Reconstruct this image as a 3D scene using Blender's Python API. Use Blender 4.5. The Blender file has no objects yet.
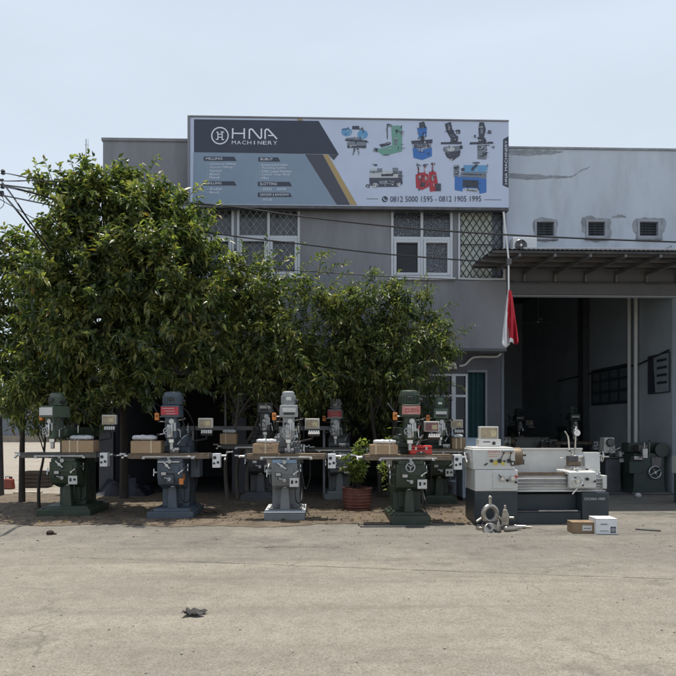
import bpy, math, random
import numpy as np
from mathutils import Vector, Matrix, Euler

R = math.radians
random.seed(7)
rng = np.random.default_rng(11)
S = bpy.context.scene
COL = S.collection

# ------------------------------------------------------------------ camera
F, CX, CY, CAMZ, YAW = 651.0, 338.0, 425.0, 1.6, R(1.8)
cam_d = bpy.data.cameras.new('camera')
cam = bpy.data.objects.new('camera', cam_d); COL.objects.link(cam)
cam_d.sensor_width = 36.0
cam_d.lens = F / 676 * 36
cam_d.shift_y = (CY - 338) / 676
cam_d.clip_end = 2000
cam.location = (0, 0, CAMZ)
cam.rotation_euler = (R(90), 0, -YAW)
S.camera = cam

# ------------------------------------------------------------------ light
SUN_EL, SUN_AZ_X = 81.5, -0.10       # sun stands high behind the buildings
w = bpy.data.worlds.new('World'); S.world = w; w.use_nodes = True
nt = w.node_tree; nt.nodes.clear()
sky = nt.nodes.new('ShaderNodeTexSky'); sky.sky_type = 'NISHITA'; sky.sun_disc = False
sky.sun_elevation = R(SUN_EL); sky.air_density = 1.0; sky.dust_density = 2.0; sky.ozone_density = 1.0
sky.sun_rotation = R(-5)
hsv = nt.nodes.new('ShaderNodeHueSaturation'); hsv.inputs['Saturation'].default_value = 1.0
gam = nt.nodes.new('ShaderNodeMixRGB'); gam.blend_type = 'MIX'      # milky haze low in the sky, clear blue overhead
gam.inputs['Color2'].default_value = (5.55, 6.25, 7.05, 1)
wtc = nt.nodes.new('ShaderNodeTexCoord'); wsep = nt.nodes.new('ShaderNodeSeparateXYZ'); wmr = nt.nodes.new('ShaderNodeMapRange')
wmr.inputs['From Min'].default_value = 0.5; wmr.inputs['From Max'].default_value = 0.9; wmr.inputs['To Min'].default_value = 0.9; wmr.inputs['To Max'].default_value = 0.1
nt.links.new(wtc.outputs['Generated'], wsep.inputs[0]); nt.links.new(wsep.outputs['Z'], wmr.inputs['Value']); nt.links.new(wmr.outputs[0], gam.inputs['Fac'])
bg = nt.nodes.new('ShaderNodeBackground'); bg.inputs['Strength'].default_value = 0.10
out = nt.nodes.new('ShaderNodeOutputWorld')
nt.links.new(sky.outputs[0], hsv.inputs['Color']); nt.links.new(hsv.outputs[0], gam.inputs['Color1'])
wn = nt.nodes.new('ShaderNodeTexNoise'); wn.inputs['Scale'].default_value = 2.2; wn.inputs['Detail'].default_value = 5
wst = nt.nodes.new('ShaderNodeMapping'); wst.inputs['Scale'].default_value = (1, 1, 3.5); nt.links.new(wtc.outputs['Generated'], wst.inputs[0]); nt.links.new(wst.outputs[0], wn.inputs['Vector'])
wr = nt.nodes.new('ShaderNodeMapRange'); wr.inputs['From Min'].default_value = .3; wr.inputs['From Max'].default_value = .7; wr.inputs['To Min'].default_value = .965; wr.inputs['To Max'].default_value = 1.045
nt.links.new(wn.outputs[0], wr.inputs['Value']); wm = nt.nodes.new('ShaderNodeVectorMath'); wm.operation = 'SCALE'
nt.links.new(gam.outputs[0], wm.inputs[0]); nt.links.new(wr.outputs[0], wm.inputs['Scale'])
nt.links.new(wm.outputs[0], bg.inputs['Color']); nt.links.new(bg.outputs[0], out.inputs['Surface'])

sd = bpy.data.lights.new('sun', 'SUN'); sd.energy = 3.8; sd.angle = R(0.53); sd.color = (1.0, 0.95, 0.86)
sun = bpy.data.objects.new('sun', sd); COL.objects.link(sun)
d = Vector((SUN_AZ_X * math.cos(R(SUN_EL)), math.cos(R(SUN_EL)), math.sin(R(SUN_EL))))
sun.rotation_euler = d.to_track_quat('Z', 'Y').to_euler()
sun.location = (0, 20, 30)

vs = S.view_settings
vs.view_transform = 'Standard'; vs.look = 'None'; vs.exposure = 0.38; vs.gamma = 1; vs.use_curve_mapping = False

# ------------------------------------------------------------------ helpers
SY, CYW = math.sin(YAW), math.cos(YAW)
def at(px, py, Y):
    u, v = (px - CX) / F, (CY - py) / F
    t = Y / (CYW - u * SY)
    return Vector((t * (SY + u * CYW), Y, CAMZ + t * v))
def gnd(px, py, z=0.0):
    u, v = (px - CX) / F, (CY - py) / F
    t = (z - CAMZ) / v
    return Vector((t * (SY + u * CYW), t * (CYW - u * SY), z))

def lin(c):
    return tuple(((x / 255) / 12.92 if x / 255 <= .04045 else ((x / 255 + .055) / 1.055) ** 2.4) for x in c)

MATS = {}
def M(name, col, rough=.6, metal=0.0, var=.15, scale=5, bump=0.0, bscale=40, dirt=None, damt=.5, dscale=3, stretch=(1, 1, 1), spec=.5):
    if name in MATS: return MATS[name]
    m = bpy.data.materials.new(name); m.use_nodes = True
    n = m.node_tree; n.nodes.clear(); L = n.links.new
    o = n.nodes.new('ShaderNodeOutputMaterial'); p = n.nodes.new('ShaderNodeBsdfPrincipled')
    L(p.outputs[0], o.inputs[0])
    tc = n.nodes.new('ShaderNodeTexCoord'); mp = n.nodes.new('ShaderNodeMapping'); mp.inputs['Scale'].default_value = stretch
    L(tc.outputs['Object'], mp.inputs[0])
    nz = n.nodes.new('ShaderNodeTexNoise'); nz.inputs['Scale'].default_value = scale; nz.inputs['Detail'].default_value = 7
    nz.inputs['Roughness'].default_value = .6
    L(mp.outputs[0], nz.inputs['Vector'])
    rp = n.nodes.new('ShaderNodeValToRGB')
    rp.color_ramp.elements[0].position = .3; rp.color_ramp.elements[1].position = .7
    rp.color_ramp.elements[0].color = tuple(c * (1 - var) for c in col) + (1,)
    rp.color_ramp.elements[1].color = tuple(min(1, c * (1 + var)) for c in col) + (1,)
    L(nz.outputs[0], rp.inputs[0]); cur = rp.outputs[0]
    if dirt:
        n2 = n.nodes.new('ShaderNodeTexNoise'); n2.inputs['Scale'].default_value = dscale; n2.inputs['Detail'].default_value = 9
        n2.inputs['Roughness'].default_value = .68
        L(mp.outputs[0], n2.inputs['Vector'])
        r2 = n.nodes.new('ShaderNodeValToRGB'); r2.color_ramp.elements[0].position = .48; r2.color_ramp.elements[1].position = .72
        r2.color_ramp.elements[1].color = (damt, damt, damt, 1)
        L(n2.outputs[0], r2.inputs[0])
        mx = n.nodes.new('ShaderNodeMixRGB'); L(r2.outputs[0], mx.inputs[0]); L(cur, mx.inputs[1]); mx.inputs[2].default_value = tuple(dirt) + (1,)
        cur = mx.outputs[0]
    L(cur, p.inputs['Base Color'])
    p.inputs['Roughness'].default_value = rough; p.inputs['Metallic'].default_value = metal
    p.inputs['Specular IOR Level'].default_value = spec
    if bump:
        n3 = n.nodes.new('ShaderNodeTexNoise'); n3.inputs['Scale'].default_value = bscale; n3.inputs['Detail'].default_value = 5
        L(mp.outputs[0], n3.inputs['Vector'])
        b = n.nodes.new('ShaderNodeBump'); b.inputs['Strength'].default_value = bump; b.inputs['Distance'].default_value = .02
        L(n3.outputs[0], b.inputs['Height']); L(b.outputs[0], p.inputs['Normal'])
    MATS[name] = m
    return m

class MB:
    """collects geometry for ONE mesh object"""
    def __init__(self): self.v, self.f, self.m, self.mats = [], [], [], []
    def mi(self, mat):
        if mat not in self.mats: self.mats.append(mat)
        return self.mats.index(mat)
    def add(self, vs_, fs, mat, mtx=None):
        b = len(self.v); i = self.mi(mat)
        for p in vs_:
            p = Vector(p)
            self.v.append(tuple(mtx @ p if mtx else p))
        for f in fs:
            self.f.append([b + k for k in f]); self.m.append(i)
        return self
    def box(self, c, s, mat, rot=None, top=(1, 1)):
        x, y, z = s[0] / 2, s[1] / 2, s[2] / 2
        tx, ty = top
        vs_ = [(-x, -y, -z), (x, -y, -z), (x, y, -z), (-x, y, -z), (-x * tx, -y * ty, z), (x * tx, -y * ty, z), (x * tx, y * ty, z), (-x * tx, y * ty, z)]
        mt = Matrix.Translation(c)
        if rot: mt = mt @ Euler(rot).to_matrix().to_4x4()
        return self.add(vs_, [(0, 3, 2, 1), (4, 5, 6, 7), (0, 1, 5, 4), (1, 2, 6, 5), (2, 3, 7, 6), (3, 0, 4, 7)], mat, mt)
    def bb(self, x0, x1, y0, y1, z0, z1, mat):
        return self.box(((x0 + x1) / 2, (y0 + y1) / 2, (z0 + z1) / 2), (x1 - x0, y1 - y0, z1 - z0), mat)
    def cyl(self, p0, p1, r0, mat, r1=None, n=14, cap=True):
        r1 = r0 if r1 is None else r1
        p0, p1 = Vector(p0), Vector(p1); d = (p1 - p0)
        if d.length < 1e-6: return self
        q = d.to_track_quat('Z', 'Y'); vs_ = []
        for k in range(n):
            a = 2 * math.pi * k / n; e = Vector((math.cos(a), math.sin(a), 0))
            vs_.append(p0 + q @ (e * r0)); vs_.append(p1 + q @ (e * r1))
        fs = [(2 * k, 2 * ((k + 1) % n), 2 * ((k + 1) % n) + 1, 2 * k + 1) for k in range(n)]
        if cap: fs += [tuple(2 * k for k in range(n))[::-1], tuple(2 * k + 1 for k in range(n))]
        return self.add(vs_, fs, mat)
    def turned(self, c, prof, mat, axis='Z', n=20):
        """prof: list of (r, h)"""
        c = Vector(c); q = {'Z': Euler((0, 0, 0)), 'X': Euler((0, R(90), 0)), 'Y': Euler((R(-90), 0, 0))}[axis].to_matrix()
        vs_ = []
        for r, h in prof:
            for k in range(n):
                a = 2 * math.pi * k / n
                vs_.append(c + q @ Vector((r * math.cos(a), r * math.sin(a), h)))
        fs = []
        for j in range(len(prof) - 1):
            for k in range(n):
                k2 = (k + 1) % n
                fs.append((j * n + k, j * n + k2, (j + 1) * n + k2, (j + 1) * n + k))
        fs.append(tuple(range(n))[::-1]); fs.append(tuple((len(prof) - 1) * n + k for k in range(n)))
        return self.add(vs_, fs, mat)
    def prism(self, poly, axis, a, b, mat):
        """poly 2-D extruded along axis ('X': poly is (y,z); 'Y': (x,z); 'Z': (x,y))"""
        def P(p, h): return {'X': (h, p[0], p[1]), 'Y': (p[0], h, p[1]), 'Z': (p[0], p[1], h)}[axis]
        n = len(poly)
        vs_ = [P(p, a) for p in poly] + [P(p, b) for p in poly]
        fs = [tuple(range(n))[::-1], tuple(range(n, 2 * n))] + [(k, (k + 1) % n, n + (k + 1) % n, n + k) for k in range(n)]
        return self.add(vs_, fs, mat)
    def tube(self, pts, r, mat, n=8, r1=None):
        pts = [Vector(p) for p in pts]; r1 = r if r1 is None else r1; N = len(pts); vs_ = []
        q = None; tp = None
        for i, p in enumerate(pts):
            t = (pts[min(i + 1, N - 1)] - pts[max(i - 1, 0)]).normalized()
            q = t.to_track_quat('Z', 'Y') if q is None else tp.rotation_difference(t) @ q
            tp = t; rr = r + (r1 - r) * i / (N - 1)
            for k in range(n):
                a = 2 * math.pi * k / n
                vs_.append(p + q @ Vector((rr * math.cos(a), rr * math.sin(a), 0)))
        fs = []
        for i in range(N - 1):
            for k in range(n):
                k2 = (k + 1) % n
                fs.append((i * n + k, i * n + k2, (i + 1) * n + k2, (i + 1) * n + k))
        fs.append(tuple(range(n))[::-1]); fs.append(tuple((N - 1) * n + k for k in range(n)))
        return self.add(vs_, fs, mat)
    def ball(self, c, r, mat, n=12, sz=1.0):
        prof = [(max(.001, r * math.sin(math.pi * i / 8)), -r * sz * math.cos(math.pi * i / 8)) for i in range(9)]
        return self.turned(c, prof, mat, 'Z', n)
    def build(self, name, parent=None, bevel=0.0, smooth=True, ang=38):
        me = bpy.data.meshes.new(name)
        me.from_pydata(self.v, [], self.f)
        for m in self.mats: me.materials.append(m)
        me.polygons.foreach_set('material_index', self.m)
        if smooth:
            me.polygons.foreach_set('use_smooth', [True] * len(self.f))
            me.set_sharp_from_angle(angle=R(ang))
        me.update()
        o = bpy.data.objects.new(name, me); COL.objects.link(o)
        if parent: o.parent = parent
        if bevel:
            b = o.modifiers.new('bevel', 'BEVEL'); b.width = bevel; b.segments = 2; b.limit_method = 'ANGLE'; b.angle_limit = R(40)
        return o

def tag(o, label=None, cat=None, group=None, kind=None):
    if label: o['label'] = label
    if cat: o['category'] = cat
    if group: o['group'] = group
    if kind: o['kind'] = kind
    return o
def thing(name, label, cat, loc=(0, 0, 0), rz=0, group=None, sc=1.0):
    o = bpy.data.objects.new(name, None); COL.objects.link(o)
    o.location = loc; o.rotation_euler = (0, 0, rz); o.scale = (sc, sc, sc); o.empty_display_size = .2
    return tag(o, label, cat, group)

def smoothpts(pts, n=6):
    """Catmull-Rom"""
    P = [Vector(p) for p in pts]; o = []
    for i in range(len(P) - 1):
        a, b, c, e = P[max(i - 1, 0)], P[i], P[i + 1], P[min(i + 2, len(P) - 1)]
        for k in range(n):
            t = k / n
            o.append(.5 * ((2 * b) + (c - a) * t + (2 * a - 5 * b + 4 * c - e) * t * t + (3 * b - a - 3 * c + e) * t ** 3))
    o.append(P[-1]); return o

def text_polys(body):
    cu = bpy.data.curves.new('lettering_src', 'FONT'); cu.body = body; cu.resolution_u = 3
    ob = bpy.data.objects.new('lettering_src', cu)
    me = bpy.data.meshes.new_from_object(ob)
    v = [tuple(x.co) for x in me.vertices]; f = [tuple(p.vertices) for p in me.polygons]
    bpy.data.objects.remove(ob); bpy.data.curves.remove(cu); bpy.data.meshes.remove(me)
    return v, f
def text_into(mb, body, x0, x1, y0, y1, mapf, mat):
    v, f = text_polys(body)
    if not v: return
    xs = [p[0] for p in v]; ys = [p[1] for p in v]
    ax, bx, ay, by = min(xs), max(xs), min(ys), max(ys)
    mb.add([mapf(x0 + (p[0] - ax) / (bx - ax) * (x1 - x0), y0 + (p[1] - ay) / max(1e-6, by - ay) * (y1 - y0)) for p in v], f, mat)

# ------------------------------------------------------------------ materials
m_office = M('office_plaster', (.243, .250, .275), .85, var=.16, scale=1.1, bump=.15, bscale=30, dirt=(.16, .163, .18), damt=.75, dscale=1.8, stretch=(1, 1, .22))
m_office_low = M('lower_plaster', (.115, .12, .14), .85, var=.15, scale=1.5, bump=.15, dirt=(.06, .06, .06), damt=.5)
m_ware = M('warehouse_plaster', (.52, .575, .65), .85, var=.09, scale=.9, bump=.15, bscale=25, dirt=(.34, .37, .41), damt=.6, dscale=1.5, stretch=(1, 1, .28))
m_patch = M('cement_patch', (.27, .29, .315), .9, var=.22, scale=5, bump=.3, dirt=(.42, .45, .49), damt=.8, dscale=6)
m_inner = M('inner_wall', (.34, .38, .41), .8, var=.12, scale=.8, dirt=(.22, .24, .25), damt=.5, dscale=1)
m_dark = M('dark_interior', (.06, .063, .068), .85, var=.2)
m_white = M('white_paint', (.72, .73, .74), .45, var=.05, scale=8, dirt=(.5, .48, .43), damt=.4, dscale=6)
m_wframe = M('window_frame_paint', (.56, .59, .64), .5, var=.06, scale=6, dirt=(.4, .4, .4), damt=.4)
m_steel = M('steel', (.42, .42, .42), .32, .9, var=.2, scale=10)
m_bright = M('chromed_steel', (.68, .68, .66), .2, 1.0, var=.1, scale=10)
m_darksteel = M('dark_steel', (.10, .10, .105), .45, .6, var=.25, scale=8, dirt=(.16, .12, .09), damt=.4)
m_black = M('black_plastic', (.02, .02, .022), .45, var=.2)
m_rust = M('greasy_iron', (.16, .12, .085), .55, .4, var=.3, scale=9, dirt=(.25, .17, .10), damt=.6, dscale=8)
m_card = M('cardboard', (.37, .255, .155), .85, var=.12, scale=4, dirt=(.26, .16, .09), damt=.4, dscale=5)
m_card2 = M('brown_cardboard', (.26, .18, .11), .85, var=.15, scale=4, dirt=(.16, .10, .06), damt=.5, dscale=5)
m_tape = M('packing_tape', (.55, .45, .30), .4, var=.08)
m_wrap = M('grey_wrap', (.50, .52, .53), .42, var=.18, scale=9, bump=.5, bscale=22)
m_red = M('red_paint', (.50, .035, .025), .45, var=.15, dirt=(.3, .06, .05), damt=.3)
m_redlab = M('red_label', (.42, .04, .05), .45, var=.1)
m_pinklab = M('faded_red_label', (.50, .20, .17), .5, var=.1)
m_orange = M('orange_plastic', (.62, .20, .035), .45, var=.12)
m_yellow = M('yellow_label', (.62, .50, .10), .5, var=.08)
m_cream = M('cream_paint', (.60, .59, .54), .42, var=.06, scale=5, dirt=(.36, .33, .27), damt=.45, dscale=5)
m_offwhite = M('machine_white', (.58, .58, .555), .42, var=.07, scale=3, dirt=(.42, .40, .34), damt=.3, dscale=9)
m_navy = M('navy_enamel', (.030, .041, .050), .45, var=.2, scale=4, dirt=(.06, .06, .056), damt=.5, dscale=5)
m_paleblue = M('pale_blue_enamel', (.36, .44, .52), .4, var=.08, dirt=(.28, .3, .3), damt=.4)
m_screen = M('tan_screen_film', (.34, .27, .18), .3, var=.35, scale=14)
m_screen2 = M('maroon_screen_film', (.20, .09, .09), .3, var=.3, scale=14)
m_pipe = M('white_pvc', (.62, .62, .60), .4, var=.06)
m_cable = M('black_cable', (.018, .018, .02), .6, var=.2)
m_wood = M('shaded_crate_wood', (.065, .048, .036), .8, var=.3, scale=6, stretch=(.4, 4, 4))  # crate wood darkened, the shade below the machine table put into its colour
m_glass = M('dark_glass', (.016, .018, .022), .12, var=.3, scale=3, spec=.35)
m_lace = M('lace_curtain', (.20, .22, .25), .7, var=.35, scale=30)
m_curtain = M('pale_curtain', (.66, .71, .66), .85, var=.12, scale=3, stretch=(8, 1, .3))
m_teal = M('teal_door', (.028, .075, .085), .5, var=.15, dirt=(.05, .08, .085), damt=.4)
m_soil_pot = M('potting_soil', (.05, .035, .025), .95, var=.3, scale=20, bump=.6)
m_pot = M('brown_clay_pot', (.17, .062, .048), .6, var=.25, scale=8, dirt=(.28, .14, .10), damt=.5, dscale=9, bump=.3, bscale=30)
m_tin = M('canopy_tin', (.075, .078, .085), .55, .5, var=.25, scale=2, dirt=(.22, .15, .10), damt=.5, dscale=2)
m_frame_steel = M('canopy_steel', (.15, .155, .165), .55, .2, var=.2, scale=5, dirt=(.2, .14, .1), damt=.5)
m_fascia = M('canopy_fascia', (.128, .132, .142), .8, var=.15, scale=3, dirt=(.08, .075, .07), damt=.5, stretch=(1, 1, .4))

def leaf_mat(name, c0, c1, c2, gloss=.42):
    m = bpy.data.materials.new(name); m.use_nodes = True; n = m.node_tree; n.nodes.clear(); L = n.links.new
    o = n.nodes.new('ShaderNodeOutputMaterial'); p = n.nodes.new('ShaderNodeBsdfPrincipled'); t = n.nodes.new('ShaderNodeBsdfTranslucent')
    mix = n.nodes.new('ShaderNodeMixShader'); mix.inputs[0].default_value = .38
    g = n.nodes.new('ShaderNodeNewGeometry'); r = n.nodes.new('ShaderNodeValToRGB')
    e = r.color_ramp.elements; e[0].position = 0; e[0].color = c0 + (1,); e[1].position = .93; e[1].color = c2 + (1,)
    k = e.new(.55); k.color = c1 + (1,)
    if 'dry' not in name:
        k = e.new(1.0); k.color = (.20, .13, .04, 1)
    tc = n.nodes.new('ShaderNodeTexCoord'); nz = n.nodes.new('ShaderNodeTexNoise'); nz.inputs['Scale'].default_value = 2.6; nz.inputs['Detail'].default_value = 3
    L(tc.outputs['Object'], nz.inputs['Vector'])
    ad = n.nodes.new('ShaderNodeMapRange'); ad.inputs['From Min'].default_value = .36; ad.inputs['From Max'].default_value = .66; ad.inputs['To Min'].default_value = -.30; ad.inputs['To Max'].default_value = .38
    L(nz.outputs[0], ad.inputs['Value'])
    sm = n.nodes.new('ShaderNodeMath'); sm.operation = 'ADD'; sm.use_clamp = False; L(g.outputs['Random Per Island'], sm.inputs[0]); L(ad.outputs[0], sm.inputs[1])
    mn = n.nodes.new('ShaderNodeMath'); mn.operation = 'MINIMUM'; mn.inputs[1].default_value = .95; L(sm.outputs[0], mn.inputs[0])
    mxx = n.nodes.new('ShaderNodeMath'); mxx.operation = 'GREATER_THAN'; mxx.inputs[1].default_value = .985; L(g.outputs['Random Per Island'], mxx.inputs[0])
    fin = n.nodes.new('ShaderNodeMath'); fin.operation = 'MAXIMUM'; L(mn.outputs[0], fin.inputs[0]); L(mxx.outputs[0], fin.inputs[1])
    L(fin.outputs[0], r.inputs[0]); L(r.outputs[0], p.inputs['Base Color'])
    br = n.nodes.new('ShaderNodeMixRGB'); br.blend_type = 'MULTIPLY'; br.inputs[0].default_value = 1; br.inputs[2].default_value = (1.25, 1.5, .6, 1)
    L(r.outputs[0], br.inputs[1]); L(br.outputs[0], t.inputs['Color'])
    p.inputs['Roughness'].default_value = gloss; p.inputs['Specular IOR Level'].default_value = .5
    L(p.outputs[0], mix.inputs[1]); L(t.outputs[0], mix.inputs[2]); L(mix.outputs[0], o.inputs[0])
    return m
lf_mango = leaf_mat('mango_leaf', (.042, .066, .030), (.095, .125, .050), (.32, .33, .11), .36)
lf_mid = leaf_mat('bush_leaf', (.042, .066, .030), (.100, .132, .050), (.36, .37, .12), .38)
lf_fine = leaf_mat('fine_leaf', (.036, .058, .028), (.080, .112, .047), (.30, .32, .11), .40)
lf_pot = leaf_mat('pot_leaf', (.13, .18, .05), (.22, .28, .075), (.36, .40, .13), .5)
lf_dry = leaf_mat('dry_leaf', (.11, .075, .04), (.085, .055, .03), (.27, .20, .11), .7)
m_bark = M('bark', (.045, .038, .032), .9, var=.3, scale=8, bump=.6, bscale=20, stretch=(1, 1, .3))
m_palebark = M('pale_bark', (.11, .10, .085), .9, var=.3, scale=8, bump=.5, bscale=20, stretch=(1, 1, .3))

# ------------------------------------------------------------------ ground
ja, jb = gnd(100, 559), gnd(676, 580)
def concrete(name, base, dark, crack_scale, second=None):
    m = bpy.data.materials.new(name); m.use_nodes = True; n = m.node_tree; n.nodes.clear(); L = n.links.new
    o = n.nodes.new('ShaderNodeOutputMaterial'); p = n.nodes.new('ShaderNodeBsdfPrincipled'); L(p.outputs[0], o.inputs[0])
    tc = n.nodes.new('ShaderNodeTexCoord')
    def noise(sc, det=6, ro=.6, vec=None):
        k = n.nodes.new('ShaderNodeTexNoise'); k.inputs['Scale'].default_value = sc; k.inputs['Detail'].default_value = det; k.inputs['Roughness'].default_value = ro
        L(vec or tc.outputs['Object'], k.inputs['Vector']); return k
    def ramp(src, a, b, ca=(0, 0, 0, 1), cb=(1, 1, 1, 1)):
        if a > b: a, b, ca, cb = b, a, cb, ca
        k = n.nodes.new('ShaderNodeValToRGB'); k.color_ramp.elements[0].position = a; k.color_ramp.elements[1].position = b
        k.color_ramp.elements[0].color = ca; k.color_ramp.elements[1].color = cb; L(src, k.inputs[0]); return k.outputs[0]
    def mix(fac, a, b, mode='MIX'):
        k = n.nodes.new('ShaderNodeMixRGB'); k.blend_type = mode
        for i, x in ((0, fac), (1, a), (2, b)):
            if isinstance(x, (int, float)): k.inputs[i].default_value = x if i == 0 else (x, x, x, 1)
            elif isinstance(x, tuple): k.inputs[i].default_value = x + (1,)
            else: L(x, k.inputs[i])
        return k.outputs[0]
    mp = n.nodes.new('ShaderNodeMapping'); mp.inputs['Scale'].default_value = (.35, 1.4, 1); L(tc.outputs['Object'], mp.inputs[0])
    big = noise(.9, 8, .65, mp.outputs[0]); mid = noise(6, 8, .7); fine = noise(55, 6, .75); grit = noise(160, 3, .6)
    c = mix(ramp(big.outputs[0], .35, .68), dark, base)
    if second:      # greyer slab beyond the joint, its edge dusted over
        sx = n.nodes.new('ShaderNodeSeparateXYZ'); L(tc.outputs['Object'], sx.inputs[0])
        sl = (jb.y - ja.y) / (jb.x - ja.x); m1 = n.nodes.new('ShaderNodeMath'); m1.operation = 'MULTIPLY_ADD'; L(sx.outputs[0], m1.inputs[0]); m1.inputs[1].default_value = -sl; m1.inputs[2].default_value = -(ja.y - sl * ja.x)
        m2 = n.nodes.new('ShaderNodeMath'); m2.operation = 'ADD'; L(sx.outputs[1], m2.inputs[0]); L(m1.outputs[0], m2.inputs[1])
        m3 = n.nodes.new('ShaderNodeMath'); m3.operation = 'MULTIPLY_ADD'; L(big.outputs[0], m3.inputs[0]); m3.inputs[1].default_value = -2.6; L(m2.outputs[0], m3.inputs[2])
        mr = n.nodes.new('ShaderNodeMapRange'); L(m3.outputs[0], mr.inputs['Value']); mr.inputs['From Min'].default_value = -1.5; mr.inputs['From Max'].default_value = -.2
        c = mix(mr.outputs[0], c, second)
        st = noise(1.1, 7, .7); c = mix(mix(1.0, ramp(st.outputs[0], .52, .66), mr.outputs[0], 'MULTIPLY'), c, tuple(x * .66 for x in second))
        dn = noise(.7, 6, .65); c = mix(mix(1.0, ramp(dn.outputs[0], .50, .64), .55, 'MULTIPLY'), c, tuple(x * .98 for x in base))
    c = mix(ramp(mid.outputs[0], .38, .72), c, mix(1.0, c, (.78, .77, .75), 'MULTIPLY'))
    c = mix(ramp(fine.outputs[0], .52, .68), c, mix(1.0, c, (1.38, 1.38, 1.38), 'MULTIPLY'))
    c = mix(ramp(fine.outputs[0], .46, .34), c, mix(1.0, c, (.48, .47, .45), 'MULTIPLY'))
    c = mix(ramp(grit.outputs[0], .49, .38), c, mix(1.0, c, (.62, .61, .59), 'MULTIPLY')); c = mix(ramp(grit.outputs[0], .54, .66), c, mix(1.0, c, (1.25, 1.25, 1.25), 'MULTIPLY'))
    mp2 = n.nodes.new('ShaderNodeMapping'); mp2.inputs['Scale'].default_value = (.06, 1.5, 1); mp2.inputs['Rotation'].default_value = (0, 0, .05); L(tc.outputs['Object'], mp2.inputs[0])
    trk = noise(1.6, 4, .55, mp2.outputs[0]); c = mix(mix(1.0, ramp(trk.outputs[0], .54, .63), .5, 'MULTIPLY'), c, mix(1.0, c, (.74, .74, .75), 'MULTIPLY'))
    oil = noise(.75, 5, .6); c = mix(mix(1.0, ramp(oil.outputs[0], .60, .68), .6, 'MULTIPLY'), c, mix(1.0, c, (.66, .66, .67), 'MULTIPLY'))
    # dark embedded stones
    vo = n.nodes.new('ShaderNodeTexVoronoi'); vo.inputs['Scale'].default_value = 17; L(tc.outputs['Object'], vo.inputs['Vector'])
    for sc_, d_, k_ in ((24, .20, .50), (47, .24, .45), (95, .26, .5)):
        v2 = n.nodes.new('ShaderNodeTexVoronoi'); v2.inputs['Scale'].default_value = sc_; v2.inputs['Randomness'].default_value = 1; L(mix(.06, tc.outputs['Object'], mid.outputs['Color']), v2.inputs['Vector'])
        sp_n = n.nodes.new('ShaderNodeSeparateColor'); L(v2.outputs['Color'], sp_n.inputs[0])
        sel = ramp(sp_n.outputs[0], .55, .62)
        c = mix(mix(1.0, ramp(v2.outputs['Distance'], d_, d_ * .5), sel, 'MULTIPLY'), c, tuple(x * k_ for x in base))
    gate = ramp(noise(1.6, 5).outputs[0], .35, .60)
    c = mix(mix(1.0, ramp(vo.outputs['Distance'], .20, .12), gate, 'MULTIPLY'), c, tuple(x * .5 for x in base))
    # cracks
    wn = noise(2.2, 6, .6); wv = mix(.35, tc.outputs['Object'], wn.outputs['Color'])
    vc = n.nodes.new('ShaderNodeTexVoronoi'); vc.feature = 'DISTANCE_TO_EDGE'; vc.inputs['Scale'].default_value = crack_scale
    L(wv, vc.inputs['Vector'])
    cg = ramp(noise(.5, 3).outputs[0], .50, .58)
    ck = mix(1.0, ramp(vc.outputs['Distance'], .006, .002), cg, 'MULTIPLY')
    c = mix(ck, c, tuple(x * .5 for x in base))
    L(c, p.inputs['Base Color']); p.inputs['Roughness'].default_value = .92; p.inputs['Specular IOR Level'].default_value = .25
    h = mix(.5, fine.outputs[0], mid.outputs[0]); h = mix(ck, h, (0., 0., 0.))
    b = n.nodes.new('ShaderNodeBump'); b.inputs['Strength'].default_value = .6; b.inputs['Distance'].default_value = .02
    L(h, b.inputs['Height']); L(b.outputs[0], p.inputs['Normal'])
    return m
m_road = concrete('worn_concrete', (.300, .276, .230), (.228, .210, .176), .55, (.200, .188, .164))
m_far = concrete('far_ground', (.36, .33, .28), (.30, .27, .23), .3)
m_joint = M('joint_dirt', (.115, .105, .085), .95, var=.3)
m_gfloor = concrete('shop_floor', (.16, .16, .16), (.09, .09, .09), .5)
m_dirt = M('brown_soil', (.112, .086, .060), .95, var=.4, scale=3.5, bump=.9, bscale=25, dirt=(.20, .155, .108), damt=.7, dscale=5)

def sheet(name, poly, z, mat):
    mb = MB(); mb.add([(x, y, z) for x, y in poly], [tuple(range(len(poly)))], mat)
    return tag(mb.build(name, smooth=False), kind='structure')
sheet('ground', [(-400, -60), (400, -60), (400, 500), (-400, 500)], 0.0, m_far)
# joint between near road and grey apron
def jy(x): return ja.y + (jb.y - ja.y) * (x - ja.x) / (jb.x - ja.x)
XL, XR = -22, 24
sheet('road', [(XL, -14), (XR, -14), (XR, 14.6), (XL, 14.6)], .006, m_road)
jm = MB(); x = -3.0                                           # worn, broken joint between the two pours
while x < 9:
    l = random.uniform(.08, .5); wj = random.uniform(.003, .009); y = jy(x) + random.uniform(-.012, .012); y2 = jy(x + l) + random.uniform(-.012, .012)
    jm.add([(x, y - wj, .0095), (x + l, y2 - wj * .7, .0095), (x + l, y2 + wj * .7, .0095), (x, y + wj, .0095)], [(0, 1, 2, 3)], m_joint); x += l + random.choice([-.005, -.005, -.005, -.005, .05])
tag(jm.build('joint_line', smooth=False), kind='structure')
sheet('shop_floor', [(4.25, 14.62), (8.2, 14.62), (8.2, 26), (4.25, 26)], .012, m_gfloor)

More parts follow.
